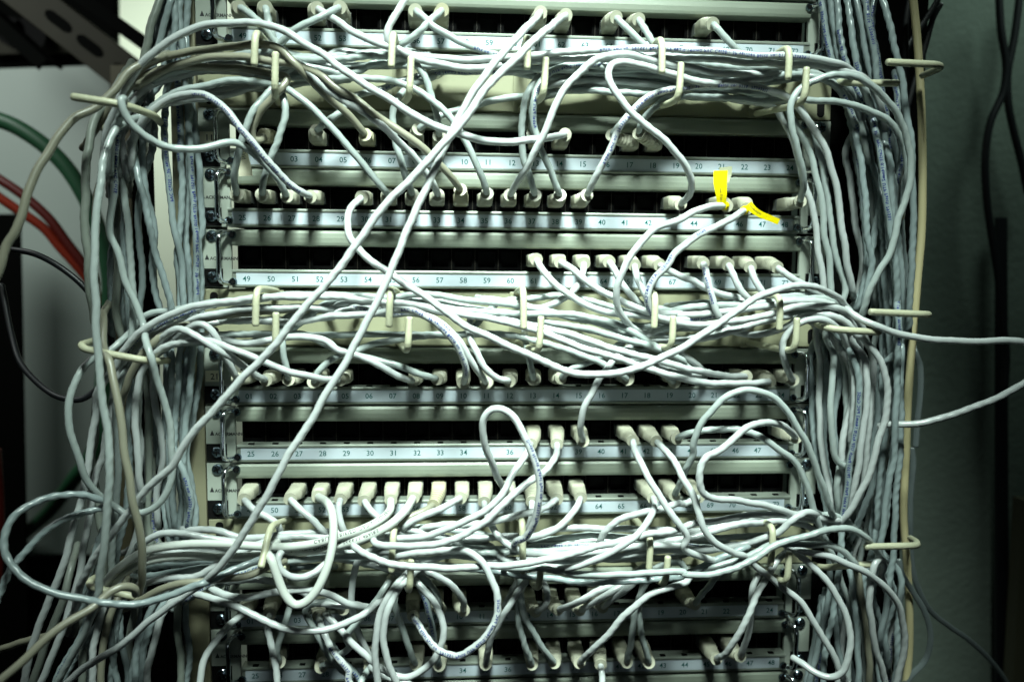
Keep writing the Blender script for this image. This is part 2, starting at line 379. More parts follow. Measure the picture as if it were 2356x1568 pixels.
for R in sorted(PNUM):
    t = thing('patch_bay', PDESC[R], 'patch panel', 'patch panels screwed one above the other into the rack', (PXO[R], 0, zrow(R)))
    put('bezel', me_bezel, t, (0, 0, 0)); ls = put('label_strip', me_strip, t, (0, 0, 0)); put('label_paper', me_paper, ls, (0, 0, 0))
    put('core', me_core, t, (0, 0, 0))
    M = MB()
    for n in range(1, 25):
        flat_text(M, '%02d' % (PNUM[R]+n-1), (n-12.5)*PITCH, -4.80, 0, 4.0, bold=0.05)
    M.build('printed_numbers', 'ink_teal', t)
    for n in range(1, 25): put('socket', me_jack, t, ((n-12.5)*PITCH, 0, 0))
    for left in (True, False):
        e = put('mounting_ear', me_ear[left], t, (-PXO[R], 0, 0)); k = -1 if left else 1
        for z in (1.0, 31.8): put('screw', me_screw, t, (k*233.2-PXO[R], -1.6-(0.3 if z < 2 else 0), z), (0, random.uniform(0, 3), 0))
        put('handle', me_handle[left], t, (k*225.2-PXO[R], -1.2, 0))
        for z in (-2.2, 32.6): put('handle_screw', me_small, t, (k*217.6, -1.5-4.3, z))
    M = MB()
    if R in (2, 6):
        M.box(-241, -227.5, -2.1, -1.65, 10.8, 19.2); M.build('number_tag', 'paper_tag', t)
        M = MB(); flat_text(M, {2: '11', 6: '21', 10: '31'}[R], -234.0, -2.16, 14.8, 4.6, bold=0.05); M.build('tag_print', 'ink_black', t)
    else:
        flat_text(M, 'ACKERMANN', -235.4, -1.7, 15.0, 2.3, 'LEFT', bold=0.10)
        M.add([(-239.3, -1.7, 13.9), (-235.9, -1.7, 13.9), (-237.6, -1.7, 18.0)], [(0, 1, 2)])
        M.build('maker_print', 'ink_black', t)

# ================================================================ cable managers with wire hooks
HOOKD = 64.0
def wire(name, pts, label, cat, group, r=2.42, m='hook_cream', base=True, fn=None):
    P = catmull(pts, 1.1)
    b = P[0] if abs(P[0][1]) < abs(P[-1][1]) else P[-1]
    t = thing(name, label, cat, group, b)
    tube('wire', P, r, m, t, sides=16, off=b)
    return t
def corner(a, b, c, rad=5.0):
    a, b, c = map(np.array, (a, b, c)); u = (a-b)/np.linalg.norm(a-b); v = (c-b)/np.linalg.norm(c-b)
    return [b+u*rad, b+u*rad*0.35+v*rad*0.35, b+v*rad]
OBST = []   # samples of hooks in (px,py,depth,r) for keeping cables off them
def addobst(P, r):
    for p in resample(np.array(P), 3.0):
        q = p-CAM; z = q@FW; OBST.append((CX+FPX*(q@RT)/z, CY-FPX*(q@UP)/z, -p[1], r))
POS = ['leftmost', 'second from left', 'middle', 'second from right', 'rightmost']
RINGS = {1: [((588, 72), (585, 152), (634, 120), (632, 212)), ((904, 76), (900, 156), (946, 130), (942, 218)),
             ((1214, 84), (1213, 160), (1256, 132), (1250, 222)), ((1523, 88), (1523, 170), (1567, 144), (1561, 228)),
             ((1816, 108), (1813, 183), (1856, 155), (1850, 234))],
         5: [((590, 666), (588, 750), (635, 718), (634, 800)), ((898, 668), (895, 752), (942, 728), (938, 806)),
             ((1204, 666), (1205, 757), (1245, 727), (1240, 808)), ((1508, 676), (1505, 755), (1549, 726), (1545, 800)),
             ((1795, 683), (1793, 760), (1834, 730), (1829, 806))],
         9: [((622, 1212), (600, 1306), (651, 1300), (649, 1340)), ((905, 1225), (900, 1315), (946, 1287), (942, 1362)),
             ((1202, 1200), (1203, 1318), (1245, 1289), (1240, 1356)), ((1497, 1238), (1493, 1310), (1537, 1278), (1530, 1346)),
             ((1779, 1212), (1773, 1300), (1816, 1268), (1810, 1342))]}
RNAME = {1: 'upper', 5: 'middle', 9: 'lower'}
for R in (1, 5, 9):
    t = thing('cable_manager', 'cream %s cable manager plate under looping cables and wire hooks' % RNAME[R], 'cable manager', 'cable manager plates', (0, 0, zrow(R)))
    M = MB(); prof = [(4, 36.6), (-1.2, 36.6), (-2.2, 35.6), (-2.2, -5.4), (-1.2, -6.6), (4, -6.6)]
    M.sweep(prof[::-1], -222, 222); M.build('plate', 'plate_cream', t)
    for k in (-1, 1):
        M = MB(); M.box(min(k*222.1, k*241.3), max(k*222.1, k*241.3), -1.0, 1.5, -6.6, 36.6); M.build('mounting_ear', 'plate_cream', t, bevel=0.8)
        for z in (1.5, 28):
            M = MB(); c = []
            for q in range(20):
                g = 2*math.pi*q/20; c.append((k*233+3.1*math.cos(g), -1.12, z+3.1*math.sin(g)+(3.2 if math.sin(g) > 0 else -3.2)))
            M.add(c, [tuple(range(20))]); M.build('slot', 'slot_black', t)
    for i, (a, b, c, d) in enumerate(RINGS[R]):
        A, B, C_, D = (unproj(*p, HOOKD) for p in (a, b, c, d))
        if R == 9 and i == 0: B = unproj(*b, 84)
        x1 = A[0]; z0, z1 = zrow(R)-3, zrow(R)+33
        zt = min(max(A[2], z0), z1+2); zb = min(max(D[2], z0), z1)
        A2 = np.array([x1, 2, zt]); D2 = np.array([x1, 2, zb])
        pos = POS[i]
        t2 = thing('wire_hook', '%s of the five cream wire hooks on the %s cable manager' % (pos, RNAME[R]), 'wire hook', 'wire hooks on the cable managers', (x1, 0, (zt+zb)/2))
        off = (x1, 0, (zt+zb)/2)
        p1 = [A2] + corner(A2, A, B, 5.5) + [B]; p2 = [D2] + corner(D2, D, C_, 5.5) + [C_]
        P1, P2 = catmull(p1, 1.1), catmull(p2, 1.1)
        tube('upper_prong', P1, 2.42, 'hook_cream', t2, sides=16, off=off); tube('lower_prong', P2, 2.42, 'hook_cream', t2, sides=16, off=off)
        addobst(P1, 2.4); addobst(P2, 2.4)
        M = MB(); M.box(-5.5, 5.5, -3.4, -2.3, min(zb, zt)-off[2]-4, max(zb, zt)-off[2]+1.0); M.build('base_plate', 'plate_cream', t2, bevel=0.5)
SIDE = [('A 480,650,92 830,705,88 1030,775,62 1085,830,18', 'upper left'), ('A 600,830,30 700,860,26 800,905,12', 'upper left lower'),
        ('D 700,768,20 600,792,50 545,812,66 570,838,68 1000,920,66 1130,915,20', 'middle left'),
        ('G 650,860,30 600,895,56 610,925,60 850,985,60 985,1005,56', 'lower left'),
        ('C 1430,418,64 1700,432,64 1775,436,60 1800,455,48 1670,510,8', 'upper right'), ('C 1515,560,52 1250,560,50 1040,550,20', 'upper right inner'),
        ('F 1312,588,64 1640,603,64 1705,606,60 1712,606,45 1650,600,5', 'middle right'), ('F 1390,725,62 1150,713,62 1020,695,58 965,672,30 955,660,6', 'middle right inner'),
        ('I 1282,658,64 1560,652,64 1635,650,60 1635,628,46 1590,600,8', 'lower right'), ('I 1340,775,56 1150,785,56 1010,800,46 940,780,8', 'lower right inner')]
for s, pos in SIDE:
    q = parse(s); pts = [unproj(*p) for p in q]; dense = [pts[0]]
    for i in range(1, len(pts)-1):
        l1, l2 = np.linalg.norm(pts[i]-pts[i-1]), np.linalg.norm(pts[i+1]-pts[i]); dense += corner(pts[i-1], pts[i], pts[i+1], min(6, l1*.4, l2*.4))
    dense.append(pts[-1]); P = catmull(dense, 1.1)
    t2 = thing('wire_hook', 'cream wire hook lying across the cables at the %s side of the rack' % pos, 'wire hook', 'side wire hooks', P[-1])
    tube('wire', P, 2.5, 'hook_cream', t2, sides=16, off=P[-1]); addobst(P, 2.5)

# ================================================================ cables
STY = {'g': ('cable_grey', 2.45, 0.065, 'grey'), 'w': ('cable_white', 2.5, 0.05, 'white'), 'c': ('cable_cool', 2.4, 0.105, 'ridged grey'),
       'b': ('cable_beige', 2.6, 0.0, 'smooth beige'), 't': ('cable_thick', 3.0, 0.0, 'thick grey'), 'n': ('cable_dark', 2.8, 0.03, 'dark olive'),
       'k': ('cable_black', 2.3, 0.0, 'black')}
TEXT = {'D': 'Draka Norsk Kabel Part no. 791551 Patch UTP 4x2/0.14mm2 PVC Cat5E', 'N': 'Part no. 791551 Patch UTP 4x2/0.14mm2 PVC Cat5E - 3P verified',
        'V': 'Kabel Part no. 791551 Patch UTP 4x2/0.14mm2 PVC Cat5E - 3P verified Batch no. 0116  723939/1', 'K': 'Draka Norsk Kabel Part no. 791551 Patch UTP 4x2/0.14mm2 PVC Cat5E',
        'd': 'PVC Cat5E - 3P verified Batch no. 0116  723939/1', 'P': 'Part no. 791551 Patch UTP', 'U': 'UTP 4x2/0.14mm2', 'v': '723939/1  0116  Batch no. verified  3P - PVC Cat5E 0.14mm2 UTP Patch 791551',
        's': '799060  Part no. Kabel Draka', 'S': 'Patch UTP ISO/IEC VERIFIED CAT5E PATCH ISO/IEC', 'C': 'CABLE VERIFIED CAT.6 ISO/IEC', 'M': 'Supreme Delta Cable 066611 4PAIRS', 'A': '24AWG 4PAIR CM (UL) CMG E1', 'k': 'verified Batch no. 0116'}
ROWN = {0: 'the topmost row', 2: 'the row beside the upper number tag', 3: 'the row carrying two yellow tags', 4: 'the empty-looking middle row', 6: 'the row beside the lower number tag', 7: 'the row above the crowded one',
        8: 'the crowded row', 10: 'the shadowed second-lowest row', 11: 'the lowest row'}
DATA = r'''
# ---- row 0
P|0.49|g||A1612,48,30 1700,108,38 1785,180,42 1850,275,40 1930,355,34 2100,400,30 B0,455,28 200,450,30 400,400,34 560,380,30
P|0.50|g||A1787,48,30 1805,120,38 1830,220,42 1852,310,36 1880,400,30 2000,460,24 2200,475,22 B100,440,26 330,445,28
P|0.52|w||A2135,58,30 2250,128,42 2355,205,50 B150,235,52 300,300,50 400,332,44 560,398,44 700,435,46 850,458,48 1030,452,50 1250,412,50 1500,395,52 1700,388,52 2000,378,52 C0,385 250,398,54 500,420,54 750,432,54 950,440,54 1120,470,50 1260,520,44 1340,590,38 1390,720,34 1420,850,32
P|0.53|g|D|A2285,50,30 2180,100,46 2050,165,50 1960,225,46 1885,290,40 1800,345,34 1650,365,30 1450,410,28 1250,455,26 1080,500,28 940,600,30 860,720,30
C|top cable bending down into the upper hooks between numbers 55 and 56|w|0:V|B480,-40,44 400,90,54 345,180,56 335,250,50 375,318,46 470,360,40 600,385,36 760,398,40 1000,398,48 1200,385,54 1400,362,58 1650,345,60 1850,330,60 2150,328,60 C0,330,60 300,350,60 550,372,60 750,378,60 900,388,60 1050,412,56 1180,470,46 1260,560,38 1300,700,32
P|0.56|g|N|B528,72,30 600,130,44 660,190,46 760,240,46 880,303,44 980,345,40 1090,375,36 1250,395,34 1450,420,32 1700,430,32 2000,450,32 C0,470,32 350,500,30 700,470,28
P|0.57|g||B708,68,30 630,140,44 560,210,46 480,270,40 420,305,34 330,345,30 180,362,34 0,378,34 A2100,382 1980,385,32 1800,400,28 1500,420,26 1250,430,26 1080,510,28 960,640,28 900,760,28
P|0.61|w||B1370,85,30 1300,165,70 1200,265,90 1090,385,94 1000,510,94 900,650,92 830,770,88 770,890,84 700,1050,86 640,1180,88 570,1320,90 470,1560,92 E430,150,92 350,330 290,480,94 210,640,94 120,800,94 30,980,94 D2200,1130,94 2090,1320 1950,1540,96 G1850,210,98 1750,390 1650,560,98 1550,700,96 1460,810,92 1370,905,84 1250,975,80 1130,1060,78 980,1180,76 850,1290,74 700,1390,72 560,1480,72 440,1580,72
P|0.62|w||B1540,103,30 1410,200,76 1290,310,92 1170,425,98 1050,545,98 950,670,98 860,800,98 735,950,98 600,1095,96 450,1250,96 300,1410,96 180,1568,96 E0,320,96 D2100,500,96 1900,750,96 1750,915,96 1600,1070,96 1400,1290,96 1250,1470,94 G1150,120,92 1000,260,90 930,345,88 850,440,84 740,600,80 640,720,74 580,840,70 530,960,60 500,1080,50
P|0.64|g||B1880,118,30 1950,190,40 2010,250,42 2070,315,38 2150,390,34 2300,430,30 C100,470,28 350,520,26 620,510,26 850,440,28 1000,450,28 1100,520,30 1200,640,30
P|0.65|g||B2030,132,30 2070,190,40 2100,245,42 2140,310,40 2220,380,36 C0,430,34 160,470,32 400,480,34 640,470,32 800,460,34
P|0.68|g||C262,162,30 320,220,42 380,290,44 440,352,38 520,420,32 640,460,28 800,480,28 960,500,28 1080,560,30 1190,680,32 1260,850,32 1300,1050,32
# ---- row 2
P|2.02|b||A1775,915,30 1740,950,40 1700,935,46 1700,860,48 1745,770,48 1830,660,50 1900,585,50 1932,535,46 1905,505,40 1800,488,38 1600,462,40 1350,450,40 1150,455,42 1010,490,42 900,560,42 820,660,42 760,800,40 720,950,38 690,1150,40 650,1350,40 640,1568,42 D625,150,44 640,330,46
P|2.04|g|N|A2130,880,30 2200,815,36 2300,745,34 B80,675,32 200,628,28 330,590,24 430,540,22 560,515,20 700,488,20 900,480,24 1100,480,26 1250,500,26 1400,520,26 1650,515,24 1900,500,22 2200,520,22 C50,540,22 350,555,22 600,550,22
P|2.06|b||B190,905,30 120,820,38 50,740,46 -60,660,50 A2080,530,54 1980,418,56 1880,330,54 1760,298,48 1600,305,44 1400,335,44 1150,370,46 1000,430,46 870,540,46 780,640,46 720,760,42 650,860,40
P|2.08|g||B548,870,30 620,812,34 740,765,30 950,705,26 1130,662,26 1280,640,22 1450,612,22 1850,617,24 2050,635,26 C0,650,28 300,655,30 650,680,34 900,672,40 1060,682,44 1250,720,46 1400,785,46 1490,865,44 1540,950,42 1565,1060,40 1560,1250,38 1530,1420,36
P|2.09|g||B688,912,30 680,820,40 650,690,44 610,560,44 565,480,44 500,410,42 400,380,40 250,372,40 80,395,38 A2200,400,36 1990,395,34 1880,390,34 1700,400,30 1400,440,30
P|2.13|g||B1318,895,30 1315,800,36 1310,700,36 1330,600,32 1400,540,28
P|2.14|w||B1535,905,30 1420,925,50 1200,953,72 1000,945,80 850,912,82 700,860,82 520,775,80 330,655,78 150,540,74 0,445,70 A2200,385,66 2050,290,62 1900,205,62 1750,160,60 1600,150,60 1400,170,60 1250,215,60 1100,300,60 980,405,60 890,520,60 820,620,58 780,730,54 730,850,50 700,1000,48 680,1200,46 650,1450,46
P|2.17|g||B1850,905,30 1900,845,36 1960,780,34 2050,715,32 2150,650,30 2280,610,28 C50,640,26 300,660,26
P|2.18|g||B2030,895,30 2055,820,38 2130,730,38 2220,655,36 2330,600,32 C150,590,30 400,600,28 620,640,26
# ---- row 3
P|3.25|g||A1592,1308,30 1580,1180,44 1600,1040,50 1640,900,52 1700,760,50 1790,640,46 1850,570,42 1900,500,34 1990,450,28 2150,440,24
P|3.26|g||A1762,1308,30 1780,1200,42 1820,1060,46 1880,920,48 1920,780,48 1912,680,44 1885,620,38 1850,560,30 1780,520,24
P|3.27|g||A1930,1318,30 1870,1210,44 1780,1100,50 1680,1010,56 1590,962,62 1520,965,66 1420,985,70 1280,1002,74 1130,992,78 1000,935,84 900,845,92 840,760,97 812,690,99 830,660,90 850,700,78 800,800,60 750,950,54 740,1150,50
P|3.28|w|N|A2088,1322,30 2000,1272,46 1880,1170,54 1780,1060,62 1700,960,66 1620,860,68 1540,760,66 1450,682,62 1360,638,56 1200,640,50 1080,700,46 980,790,44 900,920,42
P|3.30|w||B165,1330,30 108,1385,44 70,1470,54 75,1568,58 E100,110,62 170,190,66 250,260,68 400,362,70 560,462,74 700,565,78 900,700,80 1100,790,82 1300,880,84 1500,970,86 1700,1012,88 1850,1003,88 2000,970,88 2150,915,86 2330,822,84 F100,800,82 250,705,80 400,595,78 550,500,76 700,435,76 850,412,74 980,430,68 1100,495,56 1180,580,44 1240,680,40
P|3.31|g||B345,1310,30 280,1230,42 150,1080,46 50,950,46 -70,830,48 A2100,720,50 2000,645,52 1930,600,48 1800,560,42 1650,540,42 1500,552,42 1350,580,42 1200,620,42 1080,680,42 980,760,40
P|3.32|g||B510,1310,30 470,1200,40 420,1050,42 385,930,42 375,800,42 400,680,38 450,615,30 520,560,26 640,520,24
P|3.33|w||B680,1312,30 640,1220,46 560,1110,56 450,985,60 330,870,62 200,770,62 80,690,62 -60,610,60 A2080,480,56 1980,410,52 1880,388,48 1700,395,46
P|3.34|b||B830,1275,30 760,1180,46 650,1060,54 450,900,60 300,800,62 150,690,62 0,595,62 A2150,500,58 2000,440,54 1850,420,52 1650,380,50 1450,385,48 1250,420,48 1080,480,48 960,560,48
P|3.35|g||B1010,1302,30 980,1200,42 930,1080,46 870,965,46 790,830,46 700,720,46 600,645,46 490,585,46 400,555,44 250,528,40 100,522,36 0,530,34 A2180,530,30 1990,520,28 1700,500,26
P|3.36|w||B1165,1312,30 1230,1200,50 1300,1080,60 1370,950,66 1420,830,68 1475,700,68 1550,575,68 1650,470,66 1770,392,64 1900,362,62 2020,378,58 2150,415,54 2300,440,52 C100,455,50 300,490,48 500,500,44 700,480,36
P|3.37|g||B1332,1312,30 1300,1200,42 1258,1060,46 1240,900,46 1252,750,46 1290,620,44 1350,530,42 1450,470,40 1600,440,38 1800,450,34
P|3.38|g|V|B1500,1312,30 1450,1180,42 1390,1050,46 1345,920,50 1320,770,52 1335,620,50 1400,520,46 1500,460,44 1620,430,42 1750,430,38
P|3.39|w|V|B1682,1312,30 1745,1185,48 1800,1080,54 1860,950,56 1920,830,56 2000,730,54 2100,650,52 2200,615,50 2300,590,48 C60,590,46 250,572,44 450,575,42 600,600,40 750,650,38 850,740,36 950,880,34 1040,1060,34 1100,1300,34 1135,1568,34 F1165,250,34 1200,440,34
P|3.43|w||C45,1372,30 105,1310,46 112,1200,58 50,1070,64 -70,940,68 B2060,830,70 1950,715,72 1860,600,72 1822,510,70 1845,440,66 1930,422,62 2050,440,58 2180,475,54 2330,525,50 C200,555,46 450,545,40 650,520,32
P|3.45|w||C355,1385,30 280,1382,44 150,1420,56 0,1490,62 B2150,1530,66 E2080,90,68 1990,190,70 1930,290,70 1888,420,68 1885,530,62 1925,625,54 1980,690,44 2080,740,34 2250,760,26
P|3.46|w|S|C488,1405,30 380,1475,52 200,1562,60 F60,150,64 0,200,66 E2230,262,66 2140,360,66 2092,480,64 2105,570,60 2150,625,56 2240,650,52 2355,668,50 F150,675,48 300,665,48 550,625,50 700,590,52 830,555,54 950,545,56 1100,560,58 1200,610,56 1270,690,50 1290,780,44
P|3.48|g||C850,1352,30 870,1230,50 855,1100,56 820,960,60 785,830,60 785,720,60 830,620,58 920,555,62 1020,512,66 1150,502,68 1280,545,66 1400,635,62 1490,750,60 1550,880,56 1590,1020,54 1590,1180,52 1560,1340,52 1510,1480,54 F1450,200,56 1370,340,56 1300,480,54 1270,610,50
# ---- row 4
P|4.61|w|D|E1342,238,30 1400,325,44 1500,430,50 1620,512,50 1750,570,48 1900,600,46 2050,615,44 2200,635,42 F60,640,38 300,610,34 500,560,34
P|4.62|w||E1502,252,30 1600,315,44 1700,395,48 1850,485,48 2000,555,48 2110,590,44 2250,600,38 F100,600,34 400,560,34
P|4.63|w||E1662,262,30 1648,350,42 1610,420,44 1540,490,42 1450,540,40 1350,560,36 1200,530,32 1000,500,28
P|4.64|w||E1832,252,30 1885,335,44 1950,440,48 2020,515,46 2100,575,40 2200,620,32
P|4.65|w||E2002,275,30 2025,370,44 2065,460,48 2105,540,44 2140,600,36
P|4.66|w||E2170,272,30 2260,322,42 2355,372,46 F120,375,44 230,435,40 350,475,36 470,505,32 600,540,28
P|4.68|w|U|F197,262,30 225,345,44 248,460,50 275,560,50 305,625,42 350,680,30
P|4.69|w||F365,272,30 405,345,44 450,440,48 520,510,40 600,550,30
P|4.70|w||F515,288,30 550,375,44 600,462,42 650,520,32
P|4.71|w||F697,290,30 780,350,44 880,412,44 980,470,38 1080,540,32 1160,620,32
# ---- row 6
P|6.01|w||D1598,1038,30 1545,950,44 1495,840,50 1440,730,54 1380,682,54 1310,675,50 1230,720,46 1130,800,42 1040,880,40
P|6.02|w||D1790,1045,30 1700,998,46 1550,892,56 1400,800,62 1300,740,64 1200,706,62 1130,730,56 1060,800,50 980,920,46 920,1120,44 915,1400,42 G930,100,42 950,290,42
P|6.03|g||D1942,1042,30 1925,950,40 1905,840,40 1895,730,34 1910,640,26 2000,600,22
P|6.04|g||D2110,1058,30 2150,980,38 2240,905,38 2330,875,36 E100,862,34 250,800,32 450,772,30 650,745,26 850,740,24
P|6.05|w||D2285,1045,30 2150,1035,46 2000,1005,54 1800,935,58 1650,872,58 1500,812,58 1350,780,58 1200,795,56 1100,830,52 1030,890,48
P|6.08|w||E512,1052,30 420,1022,44 270,940,50 100,870,50 0,838,48 D2200,790,44 2050,755,40 1900,762,36 1700,798,34 1500,778,34 1300,740,32 1100,760,34 1000,830,34
P|6.09|g||E672,1038,30 550,1000,42 400,950,44 250,910,42 100,870,40 -50,820,38 D2050,745,30 1850,735,26 1500,745,26 1300,760,28
P|6.10|w|d|E850,1065,30 872,1000,46 845,900,54 790,795,58 720,710,60 630,635,60 520,585,58 400,578,56 250,598,50 100,610,46 -60,620,40 D2000,655,34 1700,650,30 1450,648,28 1300,670,30
P|6.11|w|d|E1005,1065,30 935,965,44 870,860,50 795,755,52 710,670,52 620,620,48 500,600,44 300,600,40 100,560,34
P|6.12|w||E1160,1052,30 1060,1025,44 990,960,52 940,860,52 905,780,46 890,700,36 900,620,26
P|6.13|g||E1322,1042,30 1300,940,38 1285,850,36 1270,770,28
P|6.14|g||E1505,1032,30 1600,965,38 1720,915,40 1850,840,38 2000,750,34 2200,700,30 F50,680,26
P|6.17|g||E1955,1042,30 1880,985,38 1780,930,40 1600,865,40 1400,795,38 1200,752,36 1000,735,32 700,745,28 400,738,26 100,742,26 D2200,742,26 2000,745,24 1700,740,24 1450,750,24 1250,770,28 1100,820,30
P|6.19|g||E2270,1060,30 2180,1000,38 2050,940,38 1900,880,36 1700,800,32
P|6.22|w||F485,1022,30 300,1012,50 100,972,58 -60,925,60 E2050,890,62 1800,815,62 1550,735,60 1350,685,56 1150,650,50 1000,610,42 850,580,36 600,560,34 300,560,34 0,590,34
P|6.23|w||F645,1055,30 400,1072,52 200,1060,62 0,1025,66 E2150,985,68 1900,905,68 1700,845,68 1500,770,64 1300,700,60 1100,645,54 900,615,50 700,578,46 500,540,44 300,520,44 0,490,46 D2150,485,48 1900,488,50 1700,498,52 1500,520,54 1300,555,56 1150,605,56 1000,680,54 900,770,52 820,870,50 770,960,46
P|6.24|w||F800,1045,30 755,960,46 730,850,52 750,760,54 810,690,56 880,648,58 970,632,60 1080,680,54 1150,780,48 1200,950,44 1210,1200,42 1190,1450,40
# ---- row 7
P|7.37|w||E1305,1478,30 1270,1540,50 H1180,180,64 1090,330,70 960,440,70 750,530,66 600,590,62 450,600,58 300,590,50
P|7.38|w||E1480,1478,30 1475,1540,46 H1400,150,64 1250,255,72 1130,355,76 1010,480,80 850,580,82 700,630,82 500,655,80 330,650,76 255,630,70 260,600,60 400,570,46
P|7.39|w||E1655,1455,30 1638,1350,44 1655,1250,50 1715,1140,52 1775,1020,52 1830,950,50 1900,880,44 2000,800,38 2150,720,32
P|7.41|w||E1992,1455,30 H2010,20,48 2080,170,60 2200,355,70 2280,480,74 2355,590,74 I60,660,72 150,710,66 260,745,56 400,770,44
P|7.42|w||E2150,1458,30 2250,1568,50 H2310,150,64 I60,190,70 120,300,76 165,430,80 205,540,80 290,640,78 400,700,72 480,720,62 560,800,56 680,890,54 850,1030,54 950,1180,56 1030,1310,56 1090,1430,56 1130,1520,56 1190,1600,56
P|7.43|g||F20,1438,30 110,1398,44 250,1380,52 430,1382,56 570,1420,56 690,1500,56 I800,70,56 870,190,56 925,340,54 970,500,50 1010,600,46
P|7.48|w||F820,1432,30 760,1372,52 650,1330,64 530,1350,72 420,1420,78 310,1520,82 I215,60,86 168,170,88 185,275,86 260,330,80 400,345,74 550,365,68 700,405,60 830,440,54 960,460,50 1100,480,46
# ---- row 8
P|8.49|w||G1642,342,30 1700,398,42 1800,458,44 1868,510,42 1888,570,36 1960,640,30
P|8.51|w||G1952,338,30 2030,415,44 2120,495,46 2210,575,42 2300,630,36
P|8.52|t||G2140,322,30 2205,365,50 2240,460,66 2240,620,74 2200,800,80 2130,950,84 2050,1035,86 1985,1050,86 1920,985,84 1870,870,82 1825,740,78 1790,690,70 1850,640,56
P|8.53|w||G2290,340,30 2278,420,44 2300,510,44 H50,570,40
P|8.54|w||H182,350,30 240,430,42 320,495,44 430,525,44 600,572,46 740,605,46 830,628,44
P|8.55|t|C|H362,345,30 352,420,50 290,480,60 160,545,64 20,590,64 G2100,640,64 1900,660,64 1700,652,62 1500,640,60 1250,642,60 1000,680,62 860,755,62 740,860,60 680,950,56
P|8.56|t|M|H512,330,30 450,425,54 350,515,62 200,595,64 50,640,62 G2150,680,60 1900,700,56 1700,720,54 1480,728,54 1250,720,56 1030,745,58 860,810,58 740,920,56 660,1050,52
P|8.57|b||H648,378,30 570,425,44 470,475,46 390,540,42 250,590,36
P|8.58|w||H832,330,30 740,378,46 620,432,52 500,490,50 430,560,42 380,600,34
P|8.59|w||H990,358,30 1012,450,46 1065,560,56 1150,645,60 1280,695,60 1450,712,58 1620,705,54 1800,680,48 2000,660,44
P|8.60|w|D|H1150,292,30 1095,215,56 1045,110,70 1000,-20,78 E982,1380,82 990,1300,84 1040,1240,86 1110,1240,88 1180,1290,88 1250,1400,90 1310,1530,92 H1345,110,94 1362,250,94 1352,400,92 1320,520,88 1270,590,82 1215,612,74 1195,640,60
P|8.61|w||H1312,355,30 1310,430,42 1295,510,44 1260,580,40
P|8.62|w||H1480,338,30 1380,400,48 1200,452,56 1050,490,58 900,505,56 700,515,50 520,545,44
P|8.63|w||H1640,330,30 1600,415,48 1520,500,54 1400,570,52 1280,598,46 1100,590,40 850,605,36
P|8.66|w||H2128,330,30 2140,385,54 2090,490,68 1990,600,74 1860,690,76 1700,760,74 1550,795,70 1350,790,64 1150,750,56
P|8.67|g||H2270,310,30 2330,190,44 I90,120,54 130,20,60 F130,1480,64 190,1330,66 280,1220,68 380,1145,70 500,1112,70 620,1135,70 730,1220,70 830,1360,68 930,1560,66 I1000,250,62 1060,420,56
P|8.68|w||I165,325,30 60,370,46 H2300,370,54 2200,395,56 2050,428,56 1900,480,56 1800,555,52 1765,640,44
# ---- row 10 / 11
P|10.02|w||G1812,1118,30 1800,1200,48 1835,1350,54 1865,1568,56 1872,1640,56
P|10.01|w||G1640,1108,30 1530,1195,50 1430,1320,58 1370,1440,62 1345,1568,64 1340,1640,64
P|10.04|w|P|G2145,1120,30 2170,1220,48 2250,1370,54 2355,1510,58 H70,1540,60 130,1640,60
P|10.05|g||G2310,1075,30 2250,1020,40 2150,1030,44 2060,1080,44 2110,1210,44 2200,1360,42 2290,1480,36 2355,1520,32
P|10.08|w|D|H515,1125,30 560,1205,60 630,1300,76 720,1370,86 820,1392,90 920,1340,92 1020,1235,92 1075,1110,90 1080,990,88 1045,880,86 990,780,84 930,720,80 850,685,74 750,680,68 550,700,60 400,725,54
P|10.09|g||H695,1075,30 680,1000,42 640,920,44 570,865,40 480,830,34
P|10.10|w||H852,1085,30 838,1000,46 760,905,52 650,845,50 570,820,44
P|10.12|w||H1122,1060,30 1180,955,40 1230,860,36 1270,800,30
P|10.13|w||H1340,1092,30 1400,1045,44 1415,970,48 1385,890,42 1330,830,34
P|10.14|w||H1490,1078,30 1600,1040,42 1750,960,44 1900,890,40 2050,800,34
P|10.15|w||H1638,1082,30 1750,1020,44 1870,950,46 1970,880,40
P|10.16|w|d|H1788,1062,30 1870,1000,46 1960,930,46 2050,840,40
P|10.20|g||I142,1042,30 200,965,40 265,880,40 310,800,34
P|11.26|g||G1880,1430,30 1860,1360,44 1895,1240,46 1935,1130,44 1950,1040,40 1930,950,34
P|11.28|g||G2160,1465,30 2280,1390,44 2355,1330,46 H60,1260,46 180,1120,46 270,1010,44 340,900,40
P|11.30|g||H222,1470,30 160,1568,50 150,1640,50
P|11.32|g||H528,1445,30 470,1300,46 420,1150,48 390,1040,46 410,940,42 470,860,36
P|11.33|c|N|H688,1455,30 655,1300,44 630,1150,46 600,1020,44 560,930,40 520,850,34
P|11.35|w||H1000,1445,30 1030,1300,46 1100,1150,52 1180,1020,52 1260,910,46 1330,830,38
P|11.37|g||H1312,1445,30 1260,1300,44 1222,1170,46 1215,1060,44 1245,940,38
P|11.38|g||H1462,1435,30 1360,1300,44 1275,1150,48 1240,1020,46 1230,900,40 1220,820,34
P|11.39|w||H1632,1435,30 1720,1350,50 1850,1220,60 1970,1085,64 2100,985,64 2250,930,62 2355,890,58 I100,860,54 250,800,48 350,735,42
P|11.40|w||H1775,1452,30 1782,1530,40 1785,1640,44
P|11.41|g||H1950,1432,30 1980,1280,44 2010,1080,46 2055,940,42 2110,860,36
P|11.42|g||H2100,1435,30 2060,1280,42 2032,1130,44 2035,1010,40 2060,920,34
P|11.45|w||I285,1412,30 370,1350,52 460,1200,60 530,1050,60 590,920,56 650,820,48 725,720,40
